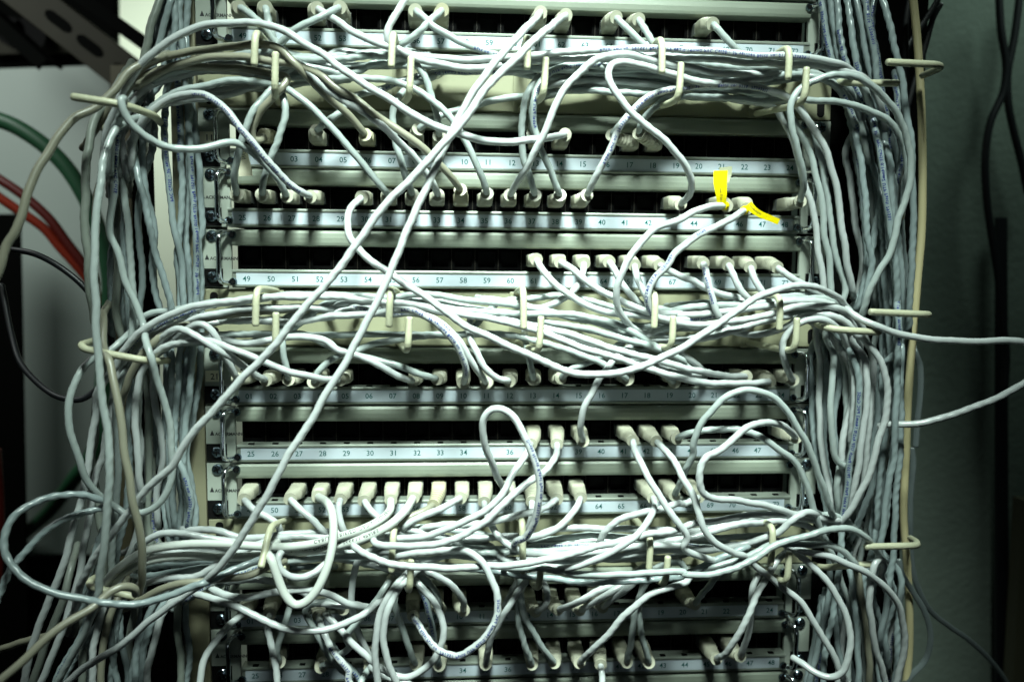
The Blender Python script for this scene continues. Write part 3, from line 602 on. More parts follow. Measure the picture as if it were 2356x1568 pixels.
P|11.46|w||I445,1392,30 490,1280,42 520,1100,42 530,950,38 565,850,32
# ---- big single loops and free cables
C|white cable making a wide loop off the right edge beside the middle hooks|w||F1150,560,56 1250,635,60 1400,700,62 1600,752,66 1850,785,72 2100,785,76 2250,778,80 2380,800,84 2460,860,88 2470,950,88 2400,1040,84 2250,1130,76 2050,1215,68 1850,1290,60 1700,1330,54 1550,1342,50 1440,1345,46 1370,1358,40
C|shiny cable in the largest loop at the lower left edge|c||G700,350,60 560,312,64 400,315,70 250,350,80 120,430,90 50,530,98 28,650,104 70,780,108 200,895,110 400,975,108 600,1020,104 800,1045,100 1000,1028,96 1150,985,92 1300,925,88 1430,875,84 1570,815,80 1720,760,74 1860,705,60 2000,680,40 2150,670,16
C|dark thin cable arching inside the lower left loop|c||G760,380,40 680,400,46 500,445,56 350,520,64 200,655,72 100,770,80 40,880,84 0,960,88 -40,1060,90
C|printed cable hanging in front of the left bundle from the upper to the lower hook|w|K|A770,880,60 700,1080,72 660,1350,80 640,1568,84 D635,200,88 640,500,90 655,800,94 670,1000,98 700,1250,100 742,1568,102 G735,100,104 728,330,104 705,600,104 675,850,102 640,1050,98 560,1250,92 470,1420,88 370,1600,84
C|smooth beige cable running straight down in front of the lower left bundle|b|k|D740,520,-10 705,580,28 692,650,52 705,850,64 745,960,74 795,1200,84 845,1568,90 G850,100,92 905,400,92 955,650,88 955,850,80 940,980,66
C|beige cable sweeping down to the left edge below the upper left hook|b||A1080,385,52 900,455,60 780,600,66 650,715,72 500,800,80 370,950,88 250,1150,96 170,1350,104 100,1568,110 D50,130,112 10,260,114 -50,400,116
C|blurred pale beige cable leaving the bottom left corner|b||G915,985,84 900,935,90 830,925,94 730,970,98 600,1080,106 400,1205,118 200,1380,130 0,1560,140 -80,1640,144
C|thin beige cable sloping down to the left edge at the bottom left|b||G640,1060,20 500,1150,10 360,1235,0 200,1285,-10 30,1335,-20 -60,1370,-30
C|printed cable bulging left below the middle left hook|c|N|D700,880,40 620,910,50 520,1020,62 470,1180,68 465,1350,70 500,1500,68 G540,90,66 600,240,60 690,335,52 760,380,44
C|thick dark olive cable left of the left bundle by the upper hook|n||A800,560,40 720,690,40 640,800,46 600,950,52 580,1150,56 572,1400,58 575,1568,60 D595,250,60 605,450,58 640,650,50 690,850,44 720,1000,40
C|white cable dropping from the middle left hook beside the bright gap|w||D1000,850,70 1020,920,66 1060,1050,60 1110,1200,56 1145,1380,54 1160,1568,52 G1155,180,50 1120,290,50 1060,380,52 990,425,54 930,430,54 860,440,46
C|white cable running down between the diagonal cable and the upright at lower left|c|N|G1195,60,40 1255,200,40 1285,350,40 1265,520,38
C|large black cable curving behind the lower left cables|k||D-40,165,-30 80,170,-20 250,205,-10 400,285,-10 550,405,-10 650,530,-10 730,690,-10 760,850,-10
C|thin black cable looping below the middle left hook|k||D10,400,-60 80,750,-40 150,950,-20 300,1105,-10 420,1168,0 560,1172,10 650,1110,10 740,1010,0
C|cable with a free end curling at the bottom right corner of the panels|w||I790,1398,46 860,1440,56 950,1505,66 1040,1538,72 1110,1515,74 1165,1430,74 1190,1300,72 1165,1150,68 1100,990,64 1010,870,62 910,770,60 820,690,56 740,650,48
C|white cable arching down over the lower right hooks to the bottom edge|w||I880,690,60 1050,725,66 1200,785,68 1350,870,66 1470,980,62 1535,1130,58 1552,1290,54 1530,1450,50 1490,1600,46
C|short looped cable printed near the lower right hook|w|s|I1400,850,40 1415,790,50 1385,742,60 1345,790,66 1325,890,64 1318,1050,60 1345,1280,56 1390,1450,52 1430,1600,48
C|front white cable with upside-down blue print across the lower hooks|w|V|H100,640,60 140,675,72 250,738,80 450,785,82 700,800,82 1000,790,82 1300,765,80 1500,725,78 1700,672,76 1900,620,74 2100,575,72 2300,540,70 I100,512,68 300,478,66 500,448,62 700,440,58 850,462,52 1000,490,46
C|white cable crossing low beneath the lower hooks from the left bundle|w||G1330,975,60 1500,1030,66 1700,1110,70 1850,1185,72 2000,1225,72 2150,1220,70 2300,1180,66 H80,1160,60 200,1100,50 300,1010,42
C|white cable leaving the lower left knot towards number 05|w||G1430,945,60 1550,990,66 1700,992,68 1900,958,66 2050,945,62 2200,975,56 2330,1035,50 H120,1045,46 250,1075,40
C|short white cable beneath the thick grey loop at lower left|w||G2080,1030,40 2200,1045,44 2355,1048,44 H100,1042,42 250,1080,38
C|bent white cable curling inside the thick grey loop|w||G1930,680,56 1880,700,66 1870,770,70 1920,840,70 2020,862,70 2110,840,68 2180,780,60 2220,720,48
C|left one of two white cables hanging below the second lower hook|w||H520,790,60 450,860,62 350,990,66 280,1140,68 258,1350,68 275,1568,66 285,1640,66
C|right one of two white cables hanging below the second lower hook|w||H560,800,60 470,880,62 370,1010,66 320,1180,70 325,1380,70 400,1568,68 440,1640,66
C|white cable hooking round behind number 32 at the bottom|w||H510,880,50 560,920,56 650,1020,62 705,1140,64 710,1280,64 665,1400,62 590,1480,62 480,1530,60 370,1515,58 250,1440,56 130,1330,54 30,1220,52 -60,1130,48
C|faint cable hanging at the left below the lower hooks|g||H150,740,40 115,860,42 95,1000,44 115,1150,44 165,1280,42 230,1400,38
C|printed dark cable leaving at the bottom below number 28|c|P|H0,1360,40 60,1440,44 130,1520,46 200,1640,46
C|white cable slanting out at the bottom between numbers 26 and 32|w||H240,1480,40 330,1530,44 460,1568,46 560,1620,46
# ---- upper level fill
U1|||A1700,590,36 1450,650,36 1200,685,38 1040,720,38 950,800,38 900,950,36 880,1150,34
U1|||A1800,575,20 1550,600,24 1350,645,28 1180,670,32 1050,730,32 960,850,32
U1|||A2100,470,22 1900,500,24 1700,490,26 1450,475,28 1250,500,30 1050,560,32 930,640,34 860,740,34 820,900,34 850,1150,34
U1|||A2300,540,20 2050,560,20 1800,600,20 1500,580,22 1300,600,24 1150,650,26 1020,740,28 990,900,28
U1|||A2350,500,30 2200,470,32 2000,440,34 1800,455,34 1600,435,34 1400,440,36 1200,480,36 1050,540,36
U1|||B0,350,24 200,365,24 400,390,24 600,430,24 800,455,24 1000,470,24
U1|||B0,440,22 250,450,22 500,430,22 700,405,22 900,410,22
U1|||B420,340,26 560,370,28 750,395,30 950,395,34 1150,400,34 1400,410,36 1700,395,36 2050,400,36 C0,410,38 300,440,40 600,455,42 850,440,44 1050,460,44 1200,520,42 1290,620,40 1330,780,38
U1|||B620,440,28 850,448,30 1050,440,32 1250,455,32 1450,470,32 1700,480,30 2000,470,30 C0,480,30 250,520,32 500,530,34 700,505,34 850,500,34
U1|||B1150,470,20 1350,520,20 1550,540,20 1800,530,20 2100,545,22 C50,560,22 300,590,22 600,600,22 760,650,22 900,800,24 970,1000,26 1030,1300,26 1062,1568,26 F1100,250,26 1150,450,26
U1|||B1430,500,24 1600,490,26 1850,500,26 2150,510,26 C0,530,26 250,580,26 500,620,26 720,680,26 790,780,28 880,950,28 950,1150,28 1000,1400,28 1012,1568,28 F1045,250,28 1060,450,28
U1|||B1440,580,24 1600,545,24 1850,550,24 2100,565,22 C0,590,22 250,620,22 450,680,20 650,710,20 720,780,20 800,950,22 870,1200,24 930,1400,24 960,1568,24 F975,200,24 1005,420,24
U1|||B1100,490,24 1300,470,26 1500,430,28 1750,410,28 2000,430,28 C0,440,28 300,460,28 550,490,28 850,470,28
U1|||B1440,640,20 1700,580,20 1950,585,20 2200,600,20 C0,610,20 200,600,20 450,620,20
U1|||C100,500,26 350,530,26 600,555,26 800,530,28 950,520,30 1080,570,32 1160,680,34 1220,850,34
# ---- middle level fill
U5|||E0,540,30 200,540,32 400,545,34 600,570,34 800,600,34 1000,620,34 1250,660,34 1500,730,34 1700,800,34 1900,860,34 2150,950,34 F0,990,32 150,1010,30
U5|||E380,490,36 550,470,38 750,485,38 950,520,38 1150,535,38 1350,570,38 1550,620,38 1750,660,38 1950,740,36 2150,820,36 2300,900,34 F80,950,30
U5||d|E900,600,40 1100,615,42 1300,635,44 1500,670,46 1750,720,48 2000,790,50 2200,850,50 2330,920,46 F60,960,40
U5|||E1100,520,28 1300,500,26 1500,480,26 1650,500,26 1800,540,26 2000,600,28
U5|||E700,560,42 900,580,44 1100,600,46 1350,600,46 1600,610,46 1850,660,46 2050,760,46 2200,850,44 2355,960,40
U5||d|E1600,690,30 1850,740,30 2050,800,30 2250,850,32 F50,870,34 120,920,34 170,960,30
U5|||E1850,900,24 2000,860,24 2200,800,26 F0,780,28 200,750,30 400,700,32 600,640,34 800,590,34 950,590,36 1080,640,36 1150,760,34
U5|||E2050,800,36 2200,790,38 F0,785,40 200,770,40 400,715,40 600,650,40 750,620,42
U5|||E2130,560,30 2250,580,32 F0,575,34 250,545,36 500,535,38 750,510,40 900,495,42 1050,505,44 1170,570,42 1230,680,38
U5|||F0,545,28 200,530,30 400,520,32 600,500,34 800,480,36 1000,495,36 1110,560,36 1180,680,34
U5|||F0,610,36 200,605,38 450,570,40 650,545,42 800,515,44 1000,520,46 1120,570,46 1200,660,42 1250,800,38
U5|||F0,700,24 200,700,26 400,690,26 600,650,26 800,620,28 1000,640,28 1080,720,30 1120,850,30
U5||d|F400,720,34 480,742,34 600,735,36 750,690,44 860,630,50 980,602,54 1080,618,56 1170,670,54 1240,760,48
U5|||E1700,650,24 1900,665,24 2100,680,24 2300,650,24 F100,640,26 300,620,26
U5|||E1500,600,24 1700,640,24 1900,690,24 2100,720,24 2300,690,24 F100,670,24
U5|||E0,500,30 250,490,30 500,500,30 700,520,30 900,560,30 1100,590,30 1300,610,28
U5|||E0,570,26 250,560,26 500,560,26 700,590,26 900,590,26
U5|||D2355,480,36 2100,470,38 1900,480,38 1700,508,40 1450,540,42 1250,590,44 1050,680,46 900,790,46 830,880,44
U5|||D2355,575,30 2100,562,32 1900,558,34 1600,572,38 1400,610,42 1200,670,44 1050,730,46 920,820,46 850,900,44
U5|b||D2355,560,24 2000,575,26 1700,590,30 1450,625,36 1280,670,42 1140,710,48 1030,800,52 950,890,52 880,1000,48 830,1150,44
U5|||D2250,620,24 2000,640,24 1700,640,26 1480,655,28 1280,690,32 1150,750,34 1060,840,34
U5|||D1900,740,20 1700,790,22 1500,790,24 1300,800,26 1150,810,28 1060,870,30
U5|||D1400,530,22 1200,570,26 1020,600,26 940,650,26 860,740,26
# ---- lower level fill
U9|||G975,625,48 1080,572,48 1210,562,48 1350,590,46 1530,622,44 1720,650,42 1900,640,40 2100,640,38
U9|||G1280,545,40 1450,548,42 1600,588,42 1750,600,42 1900,575,42 2200,560,42 H50,560,40 200,580,38
U9|||G1060,850,46 1200,822,46 1380,800,46 1560,790,44 1720,760,42 1900,740,40 2200,730,38 H100,740,36
U9|||G1000,895,48 1150,868,50 1300,862,52 1420,800,54 1600,700,50 1800,620,46 2000,590,44 2200,590,42 H100,570,38
U9|b|A|G960,1010,76 1080,945,80 1230,905,82 1400,885,82 1560,872,80 1700,838,78 1810,790,74 1950,745,56 2080,720,36 2200,700,14
U9|||G1400,880,50 1550,885,52 1700,880,52 1800,885,50 1920,920,46 2050,970,44
U9||K|G1290,990,56 1420,900,58 1560,850,60 1750,800,60 1950,750,58 2150,740,54 H50,720,50 300,730,46
U9|||H380,610,36 600,600,36 850,610,38 1100,590,40 1300,590,42 1450,545,44 1650,530,44 1900,540,44 2200,545,44 I100,560,44 400,490,44 650,440,44 830,450,42
U9|||H560,530,30 750,540,30 1000,580,32 1250,620,34 1500,600,36 1750,580,38 2050,600,40 2300,610,40 I200,600,42 450,590,42 620,580,42 720,520,44 850,440,48 930,425,48 1000,450,42 1080,500,36
U9|||H800,650,36 1000,668,38 1200,672,38 1450,650,40 1700,640,40 1950,650,40 2250,620,40 I50,590,42 250,530,42 450,490,42 700,480,42 850,490,42 1000,445,44 1130,470,42 1200,520,38
U9|||H550,745,40 750,718,42 950,730,44 1150,750,44 1350,745,46 1600,760,46 1850,730,46 2100,690,46 2350,680,46 I200,690,48 400,650,50 550,625,50 660,610,52
U9|||H430,720,44 620,690,44 800,690,44 1000,700,44 1250,690,44 1500,680,44 1800,660,42 2100,640,40
U9|||H1100,830,50 1400,868,52 1700,898,54 2000,885,54 2300,860,54 I100,830,54 300,740,54 500,650,54
U9|||H1150,800,62 1350,800,66 1550,830,68 1800,850,70 2100,832,70 2355,830,70 I60,840,72 220,845,74 380,815,74 520,750,74 640,670,72 750,625,70 850,600,72 1000,550,74 1120,535,74 1230,555,70 1320,620,62 1370,700,52
U9|||H1900,870,40 2100,820,42 2300,760,46 I100,820,50 300,790,56 500,720,60 640,650,62 760,640,64 900,640,66 1050,650,66 1150,700,62 1230,780,54
U9|||H1500,720,50 1750,690,52 2000,660,52 2300,650,52 I150,680,52 350,660,52 550,620,54 700,560,56 790,480,58 880,430,58 950,440,52
U9|||I0,600,30 200,620,32 400,640,32 600,640,34 800,600,36 950,600,38 1050,680,38 1100,800,38
U9|||I80,600,50 250,560,50 420,510,50 600,495,48 780,490,46 900,520,44 1000,600,42
U9|||H1400,640,26 1700,620,26 2000,630,26 2300,640,26 I200,650,26 400,680,26 600,700,28
U9|||H600,780,28 850,790,28 1100,800,28 1400,760,28 1700,740,28 2000,740,28 2300,720,28 I100,700,28
U9|||H0,590,30 200,560,30 400,560,30 600,600,30 800,640,30 1000,640,30
U9|||G1800,660,30 2000,680,30 2200,690,32 H50,700,34 300,690,34 500,710,36
U9|||G1100,700,30 1400,690,30 1700,700,30 2000,720,30 2300,740,30 H300,790,32 600,840,32
U9|||G1050,790,26 1300,770,26 1600,760,28 1900,790,28 2200,790,28
U9|||H150,760,28 300,800,30 420,830,32 560,820,34 700,790,34
# ---- left vertical bundle, upper part
LA|n||A1085,-20,24 1020,170,26 970,380,26 930,560,26 880,760,26
LA|c||A1160,-20,18 1080,250,18 1020,480,18 960,640,18
LA|c|d|A1172,-20,16 1175,200,16 1150,430,16 1110,700,18 1108,900,20 1130,1200,22 1180,1568,24 D1215,200,24 1235,500,22
LA|c|N|A1210,-20,12 1212,150,12 1235,400,12 1262,700,14 1280,1000,16 1295,1300,18 1318,1568,20 D1318,100,20 1322,400,20 1302,800,20 1280,1100,20 1245,1400,20 1230,1568,20 G1245,200,20 1262,400,20 1250,560,18
LA|c|K|A1205,650,14 1215,1000,16 1225,1400,18 1205,1568,20 D1195,200,20 1215,500,20 1215,800,18 1195,1100,18 1175,1400,18 1165,1568,18 G1160,300,18 1180,520,16
LA|c||A930,760,30 900,900,32 915,1100,34 960,1300,36 1000,1500,36 D1060,230,36 1110,400,34 1150,560,30
LA|c||A850,760,36 790,900,38 775,1100,42 760,1350,44 740,1568,46 D785,170,46 840,360,46 905,520,44 955,650,40
LA|c||A880,740,26 815,900,28 800,1100,30 830,1300,32 870,1568,32 D880,300,32 900,600,30 880,800,28
LA|c||A980,740,22 955,1000,22 985,1300,24 1040,1568,24 D1030,200,24 1040,450,22 1080,580,20
LA|c||A810,800,18 800,1000,18 840,1300,18 830,1568,18 D840,200,18 860,450,18 870,650,18
LA|n||A760,1050,12 770,1300,12 790,1568,12 D790,300,12 800,700,12
LA|c||A1030,760,14 1030,1000,14 950,1250,14 930,1568,14 D960,300,14 940,600,14
LA|c||A1090,0,10 1060,300,10 1020,500,10 1000,700,10
LA|c||A1130,200,10 1110,400,10 1080,550,10 1020,650,10
LA|c||A1190,100,8 1200,300,8 1190,500,8
# ---- left vertical bundle, lower part
LB|c||D870,930,36 810,1060,38 780,1250,40 790,1450,40 G800,100,40 780,350,38 760,600,34 745,850,30
LB|c||D800,1000,28 760,1200,28 720,1400,30 690,1568,30 G650,150,30 610,400,32 560,700,34 520,900,36 460,1100,36 370,1350,36 260,1600,34
LB|c||D660,1120,36 640,1300,40 610,1450,42 G605,60,44 560,280,48 510,480,50 430,760,52 340,1000,52 240,1240,52 150,1620,50
LB|c|N|D655,1150,22 640,1400,24 615,1568,24 G625,150,26 655,380,28 690,600,30 700,800,28 680,1000,26
LB|c||G690,560,40 630,720,42 585,820,44 560,960,42 490,1100,40
LB|c||D950,1010,24 930,1200,26 940,1450,26 G945,0,26 930,250,26 935,500,24
LB|c||D880,1100,18 860,1300,18 870,1568,18 G870,200,18 840,450,18 790,700,18 760,900,18
LB|c|d|D1150,850,14 1150,1100,14 1140,1400,14 1135,1568,14 G1150,200,14 1130,350,14 1155,520,14
LB|c|d|D1290,820,12 1280,1000,12 1270,1250,12 1240,1500,12 G1200,100,14 1220,350,14 1200,560,14
LB|c||D1030,880,10 1030,1100,10 1060,1300,10 1100,1568,10 G1060,250,10 1060,500,10
LB|n||D970,1000,8 1000,1300,8 1000,1568,8 G1000,250,10 990,500,12 1010,650,14
LB|n|d|G1020,100,6 1030,350,6 1050,600,6
LC|c||G800,880,12 750,960,26 700,1060,36 650,1230,40 625,1400,42 620,1620,42
LC|b||G850,880,8 810,970,20 765,1070,30 710,1230,34 685,1400,36 680,1620,36
LC|c||G1150,900,14 1090,980,30 1030,1060,40 960,1220,44 920,1400,46 905,1620,46
LC|c||G1230,900,20 1160,970,40 1090,1050,50 1010,1200,50 970,1350,48 950,1620,44
LC|c||G1320,900,20 1230,960,44 1150,1030,56 1080,1150,56 1040,1290,54 1000,1450,50 985,1620,46
LC|c||G690,820,8 715,1050,14 740,1250,20 760,1400,20 800,1620,20
LC|c||G770,870,4 800,1100,10 820,1300,16 850,1450,16 870,1620,16
LC|n||G610,820,10 580,980,20 560,1150,26 560,1350,28 550,1620,28
LC|c||G660,850,24 630,1000,36 590,1150,44 530,1280,44 440,1430,42 340,1640,40
LC|n||G480,800,8 440,950,14 400,1080,20 320,1280,20 240,1500,20 200,1640,20
LC|n||G920,850,6 905,980,8 900,1100,10 870,1300,10 860,1600,10
LC|n||G1180,800,8 1195,900,10 1200,1000,12 1190,1200,12 1220,1400,12 1210,1640,12
# ---- right vertical bundle, upper part
RA|c|N|C990,-20,16 1010,150,16 1040,300,18 1080,460,20 1160,610,24 1200,800,30 1240,1000,34 1280,1250,36 1300,1568,38 F1315,150,38 1330,300,36 1285,500,34 1265,620,30
RA|c||C1050,-20,14 1085,250,14 1120,430,16 1200,600,20 1250,800,22
RA|c||C1095,-20,18 1115,200,20 1150,400,22 1210,560,26 1290,700,30 1350,880,34 1395,1100,38 1430,1300,40 1445,1568,42 F1470,200,42 1490,450,42 1500,700,42 1500,1000,42 1480,1300,42 1470,1568,42 I1450,200,42 1420,500,40 1385,720,36
RA|c|v|C1160,-20,24 1185,150,26 1215,330,28 1245,500,28 1310,680,32 1360,900,40 1400,1100,46 1425,1300,48 1460,1568,48 F1485,200,48 1500,500,46 1495,700,42 1490,850,40
RA|c||C1225,-20,22 1265,200,22 1300,400,22 1345,600,22 1390,800,24 1430,1000,26 1480,1250,28 1500,1568,28 F1530,300,26 1510,600,24 1480,900,24
RA|c||C1280,-20,28 1310,150,28 1345,350,28 1370,550,28 1400,750,28 1420,950,26 1400,1250,24 1350,1568,24 F1290,350,24 1240,560,22
RA|c|D|C1345,-20,16 1330,150,16 1360,350,16 1400,600,16 1440,850,16
RA|c||C1400,-20,36 1445,150,36 1490,330,38 1530,520,40 1565,750,42 1595,950,42 1605,1200,42 1608,1400,42 1612,1568,42 F1602,200,42 1592,450,42 1578,690,38
RA|c||C1500,650,16 1520,850,18 1540,1050,18 1500,1250,20 1420,1568,20 F1390,300,18 1400,600,16
RA|c|d|C1170,750,16 1210,950,18 1250,1200,18 1270,1400,18 1290,1568,18 F1290,300,18 1230,520,18
RA|c||C1160,1000,14 1180,1200,14 1210,1400,14 1230,1568,14 F1270,250,14 1240,480,14
RA|c||C1200,820,12 1260,1000,12 1320,1250,12 1350,1568,12 F1370,200,12 1360,500,12
RA|c|d|C1290,900,12 1350,1200,12 1380,1500,12 F1400,200,12 1420,500,12 1430,700,12
RA|c||C1450,900,10 1440,1200,10 1470,1568,10 F1460,300,10 1440,600,10
# ---- right vertical bundle, middle part
RB|c|K|F1060,700,38 1150,800,44 1220,950,48 1250,1120,48 1235,1300,48 1205,1480,46 I1185,100,46 1160,300,44 1140,440,42
RB|c||F1250,750,50 1340,840,56 1410,980,58 1440,1130,58 1420,1300,56 1370,1480,56 I1330,120,54 1270,270,52 1180,420,48 1100,510,42
RB|c||F1200,790,44 1280,890,48 1298,1050,48 1290,1250,46 1265,1450,46 I1240,120,44 1200,300,42 1160,450,38
RB|c||F1020,740,34 1070,880,40 1065,1080,42 1050,1280,42 1070,1450,42 I1080,30,42 1110,90,42 1165,125,40
RB|c||F955,740,20 985,950,22 975,1200,22 990,1450,22 I1020,150,24 1065,400,26
RB|c||F1090,780,28 1145,950,30 1160,1200,30 1145,1450,30 I1100,200,30 1110,430,28
RB|c||F940,800,12 925,1100,12 945,1450,12 I980,200,14 1030,420,16
RB|c||F1000,780,14 1030,1000,14 1010,1300,16 1020,1568,16 I1060,300,18 1090,430,18
RB|c||F1130,760,22 1190,920,24 1205,1150,24 1195,1400,24 1170,1568,24 I1140,300,24
RB|c|d|F1330,860,36 1340,1050,36 1320,1250,36 1300,1450,36 I1290,150,34 1250,320,32
RB|c||F1360,1000,26 1370,1250,26 1340,1500,26 I1330,250,28 1280,400,30 1210,560,30
RB|c|K|F1505,560,50 1510,800,50 1500,1050,48 1490,1300,48 1480,1568,48 I1450,200,46 1410,500,44 1370,760,40 1340,900,34
RB|c||F1530,820,36 1525,1100,36 1528,1400,36 I1515,100,36 1490,350,36 1480,650,34 1450,900,32 1420,1100,30 1385,1300,28
RB|c||F1430,880,22 1440,1100,22 1430,1400,22 I1410,150,22 1390,400,22 1330,700,22
RB|c||F1400,900,14 1400,1300,14 1390,1568,14 I1370,300,14 1340,600,14
RB|c||F1240,900,14 1260,1200,14 1240,1500,14 I1240,300,14 1240,600,14
# ---- right vertical bundle, lower part
RC|c|s|I1130,560,40 1120,700,42 1105,850,44 1085,1000,44 1060,1150,44 1030,1300,44 1010,1450,42 1000,1620,42
RC|c||I1180,800,34 1205,950,36 1225,1150,36 1240,1350,36 1242,1620,36
RC|b||I1230,820,28 1260,980,30 1290,1150,30 1310,1350,30 1315,1620,30
RC|c||I1340,1010,26 1390,1150,26 1420,1300,26 1440,1450,26
RC|c||I1110,840,24 1150,960,24 1200,1100,24 1180,1350,24 1170,1620,24
RC|c||I1020,560,20 1050,800,20 1040,1000,20 1000,1200,20 950,1400,20 900,1620,20
RC|c|d|I1080,1100,18 1100,1300,18 1130,1450,18 1150,1620,18
RC|c||I1530,860,30 1515,1050,30 1505,1250,30 1500,1450,30 1480,1620,30
RC|c||I1490,1000,22 1440,1150,22 1400,1280,22 1380,1450,22 1390,1620,22
RC|c||I1210,700,14 1200,900,14 1170,1100,14 1130,1300,14 1100,1620,14
RC|c||I970,1150,12 940,1350,12 900,1500,12 880,1640,12
RC|c||I1480,1150,14 1450,1350,14 1440,1620,14
RC|c|D|I1010,1100,12 1000,1300,12 960,1500,12 940,1640,12
RC|c||I1270,900,16 1330,1100,16 1370,1300,16 1400,1500,16 1410,1640,16
# ---- far right and far left odd cables
X|tall cream cable running the full height on the right beside the wall|tube|C1605,-40,-10 1635,250,-8 1655,550,-4 1668,850,0 1672,1200,4 1665,1568,6 F1640,350,8 1615,650,10 1590,950,10 1570,1250,8 1560,1568,6 I1555,150,4 1545,450,0 1570,800,-4 1585,1150,-8 1580,1400,-12 1555,1620,-14
X|glossy flat black wire crossing behind the upper right hook|flat|C1800,-40,-40 1740,60,-40 1650,200,-40 1590,290,-40 1520,420,-40 1470,600,-40 1440,800,-40
X|second flat black wire crossing behind the cream cable at upper right|flat|C1800,20,-50 1745,120,-50 1700,280,-50 1660,420,-50 1600,620,-50 1540,850,-50
X|broad black wire hanging left of the cream cable at the top|flat|C1590,-40,-30 1560,150,-30 1560,400,-30 1560,650,-30 1520,900,-30 1510,1200,-30
X|grey flat wire bulging right of the cream cable at the bottom|slate|I1510,740,4 1530,830,4 1600,950,2 1680,1080,0 1720,1200,-2 1725,1300,-4 1690,1420,-8 1600,1520,-10 1540,1600,-12
X|grey flat wire sweeping to the bottom right corner across the wall|slate|F1600,1500,-20 I1610,100,-20 1590,350,-20 1600,750,-22 1630,900,-24 1720,1080,-30 1850,1190,-40 1980,1280,-50 2110,1400,-60 2220,1540,-70 2260,1620,-74
X|dark flat wire arching beside the cream cable below the middle right hook|slate|F1600,780,-30 1620,850,-20 1655,950,-20 1660,1080,-20 1650,1220,-20 1640,1300,-20 1625,1500,-20
X|thick black cable hanging on the wall at the right edge|wallk|C2185,-60,-225 2200,200,-225 2235,450,-225 2215,620,-225 2130,820,-225 2095,1050,-225 2105,1350,-225 2135,1568,-225 F2180,350,-225 2210,650,-225 2235,850,-225 2225,1100,-225
X|black cable crossing the top right corner of the wall|wallk|C2330,-60,-235 2290,250,-235 2245,500,-235 2250,700,-235 2290,900,-235 2340,1100,-235 2380,1300,-235
X|blurred thick green cable curving down behind the left bundle|green|A-60,790,-330 100,850,-330 300,980,-330 450,1130,-330 570,1320,-330 640,1480,-330 D700,150,-330 740,400,-330 720,700,-330 690,1100,-330 640,1500,-330 G500,200,-360 350,400,-440 200,540,-520 40,680,-560 -60,800,-580
X|blurred bright red cable sloping down from the left edge|red|A-60,1290,-340 100,1400,-340 300,1540,-340 D400,150,-340 560,330,-340 640,450,-340 700,700,-340
X|blurred dark red cable just above the bright red one|redd|A-60,1170,-335 150,1310,-335 330,1470,-335 D450,120,-335 570,280,-335 650,420,-335
X|blurred red cable at the lower left edge behind the loops|redd|G-30,0,-250 -8,400,-250 -12,700,-250 -30,1000,-250
'''
specs = []
for ln in DATA.strip().splitlines():
    if ln.startswith('#'): continue
    p = ln.split('|'); S = {}
    if p[0] == 'P':
        R, num = p[1].split('.'); R = int(R); n = int(num)-PNUM[R]+1
        S = dict(port=(R, n, num), sty=p[2], text=p[3], pts=p[4], group='patch cables plugged into the panels')
    elif p[0] == 'C': S = dict(sty=p[2], text=p[3], pts=p[4], label=p[1], group='loose looping cables')
    elif p[0] == 'X': S = dict(x=p[2], pts=p[3], label=p[1], text='', sty='k')
    else: S = dict(sty=p[1] or random.choice('wgg'), text=p[2], pts=p[3], bundle=p[0])
    t = S['text']; S['skip'] = 0.0
    if ':' in t: t = t.split(':')[1]
    S['text'] = t
    specs.append(S)
for i, s in enumerate(specs):
    if not s['text'] and not s.get('x') and s['sty'] in 'cg' and s.get('bundle') and i % 3 == 0: s['text'] = 'dNDV'[i % 4]
# inner strands of the vertical bundles, behind the ones traced above
for s in [q for q in specs if q.get('bundle', '')[:1] in ('L', 'R')]:
    if random.random() < 0.3:
        toks = []; dx = random.choice((-1, 1))*random.uniform(26, 60); wob = random.uniform(0, 6)
        for k, tok in enumerate(s['pts'].split()):
            c = tok[0] if tok[0].isalpha() else ''; v = tok[len(c):].split(',')
            d = float(v[2]) if len(v) > 2 else 20.0
            toks.append('%s%.0f,%s,%.0f' % (c, float(v[0]) + dx + 16*math.sin(wob+1.3*k), v[1], max(-30, d-16)))
        specs.append(dict(sty='c', text='', skip=0.0, pts=' '.join(toks), bundle=s['bundle']))
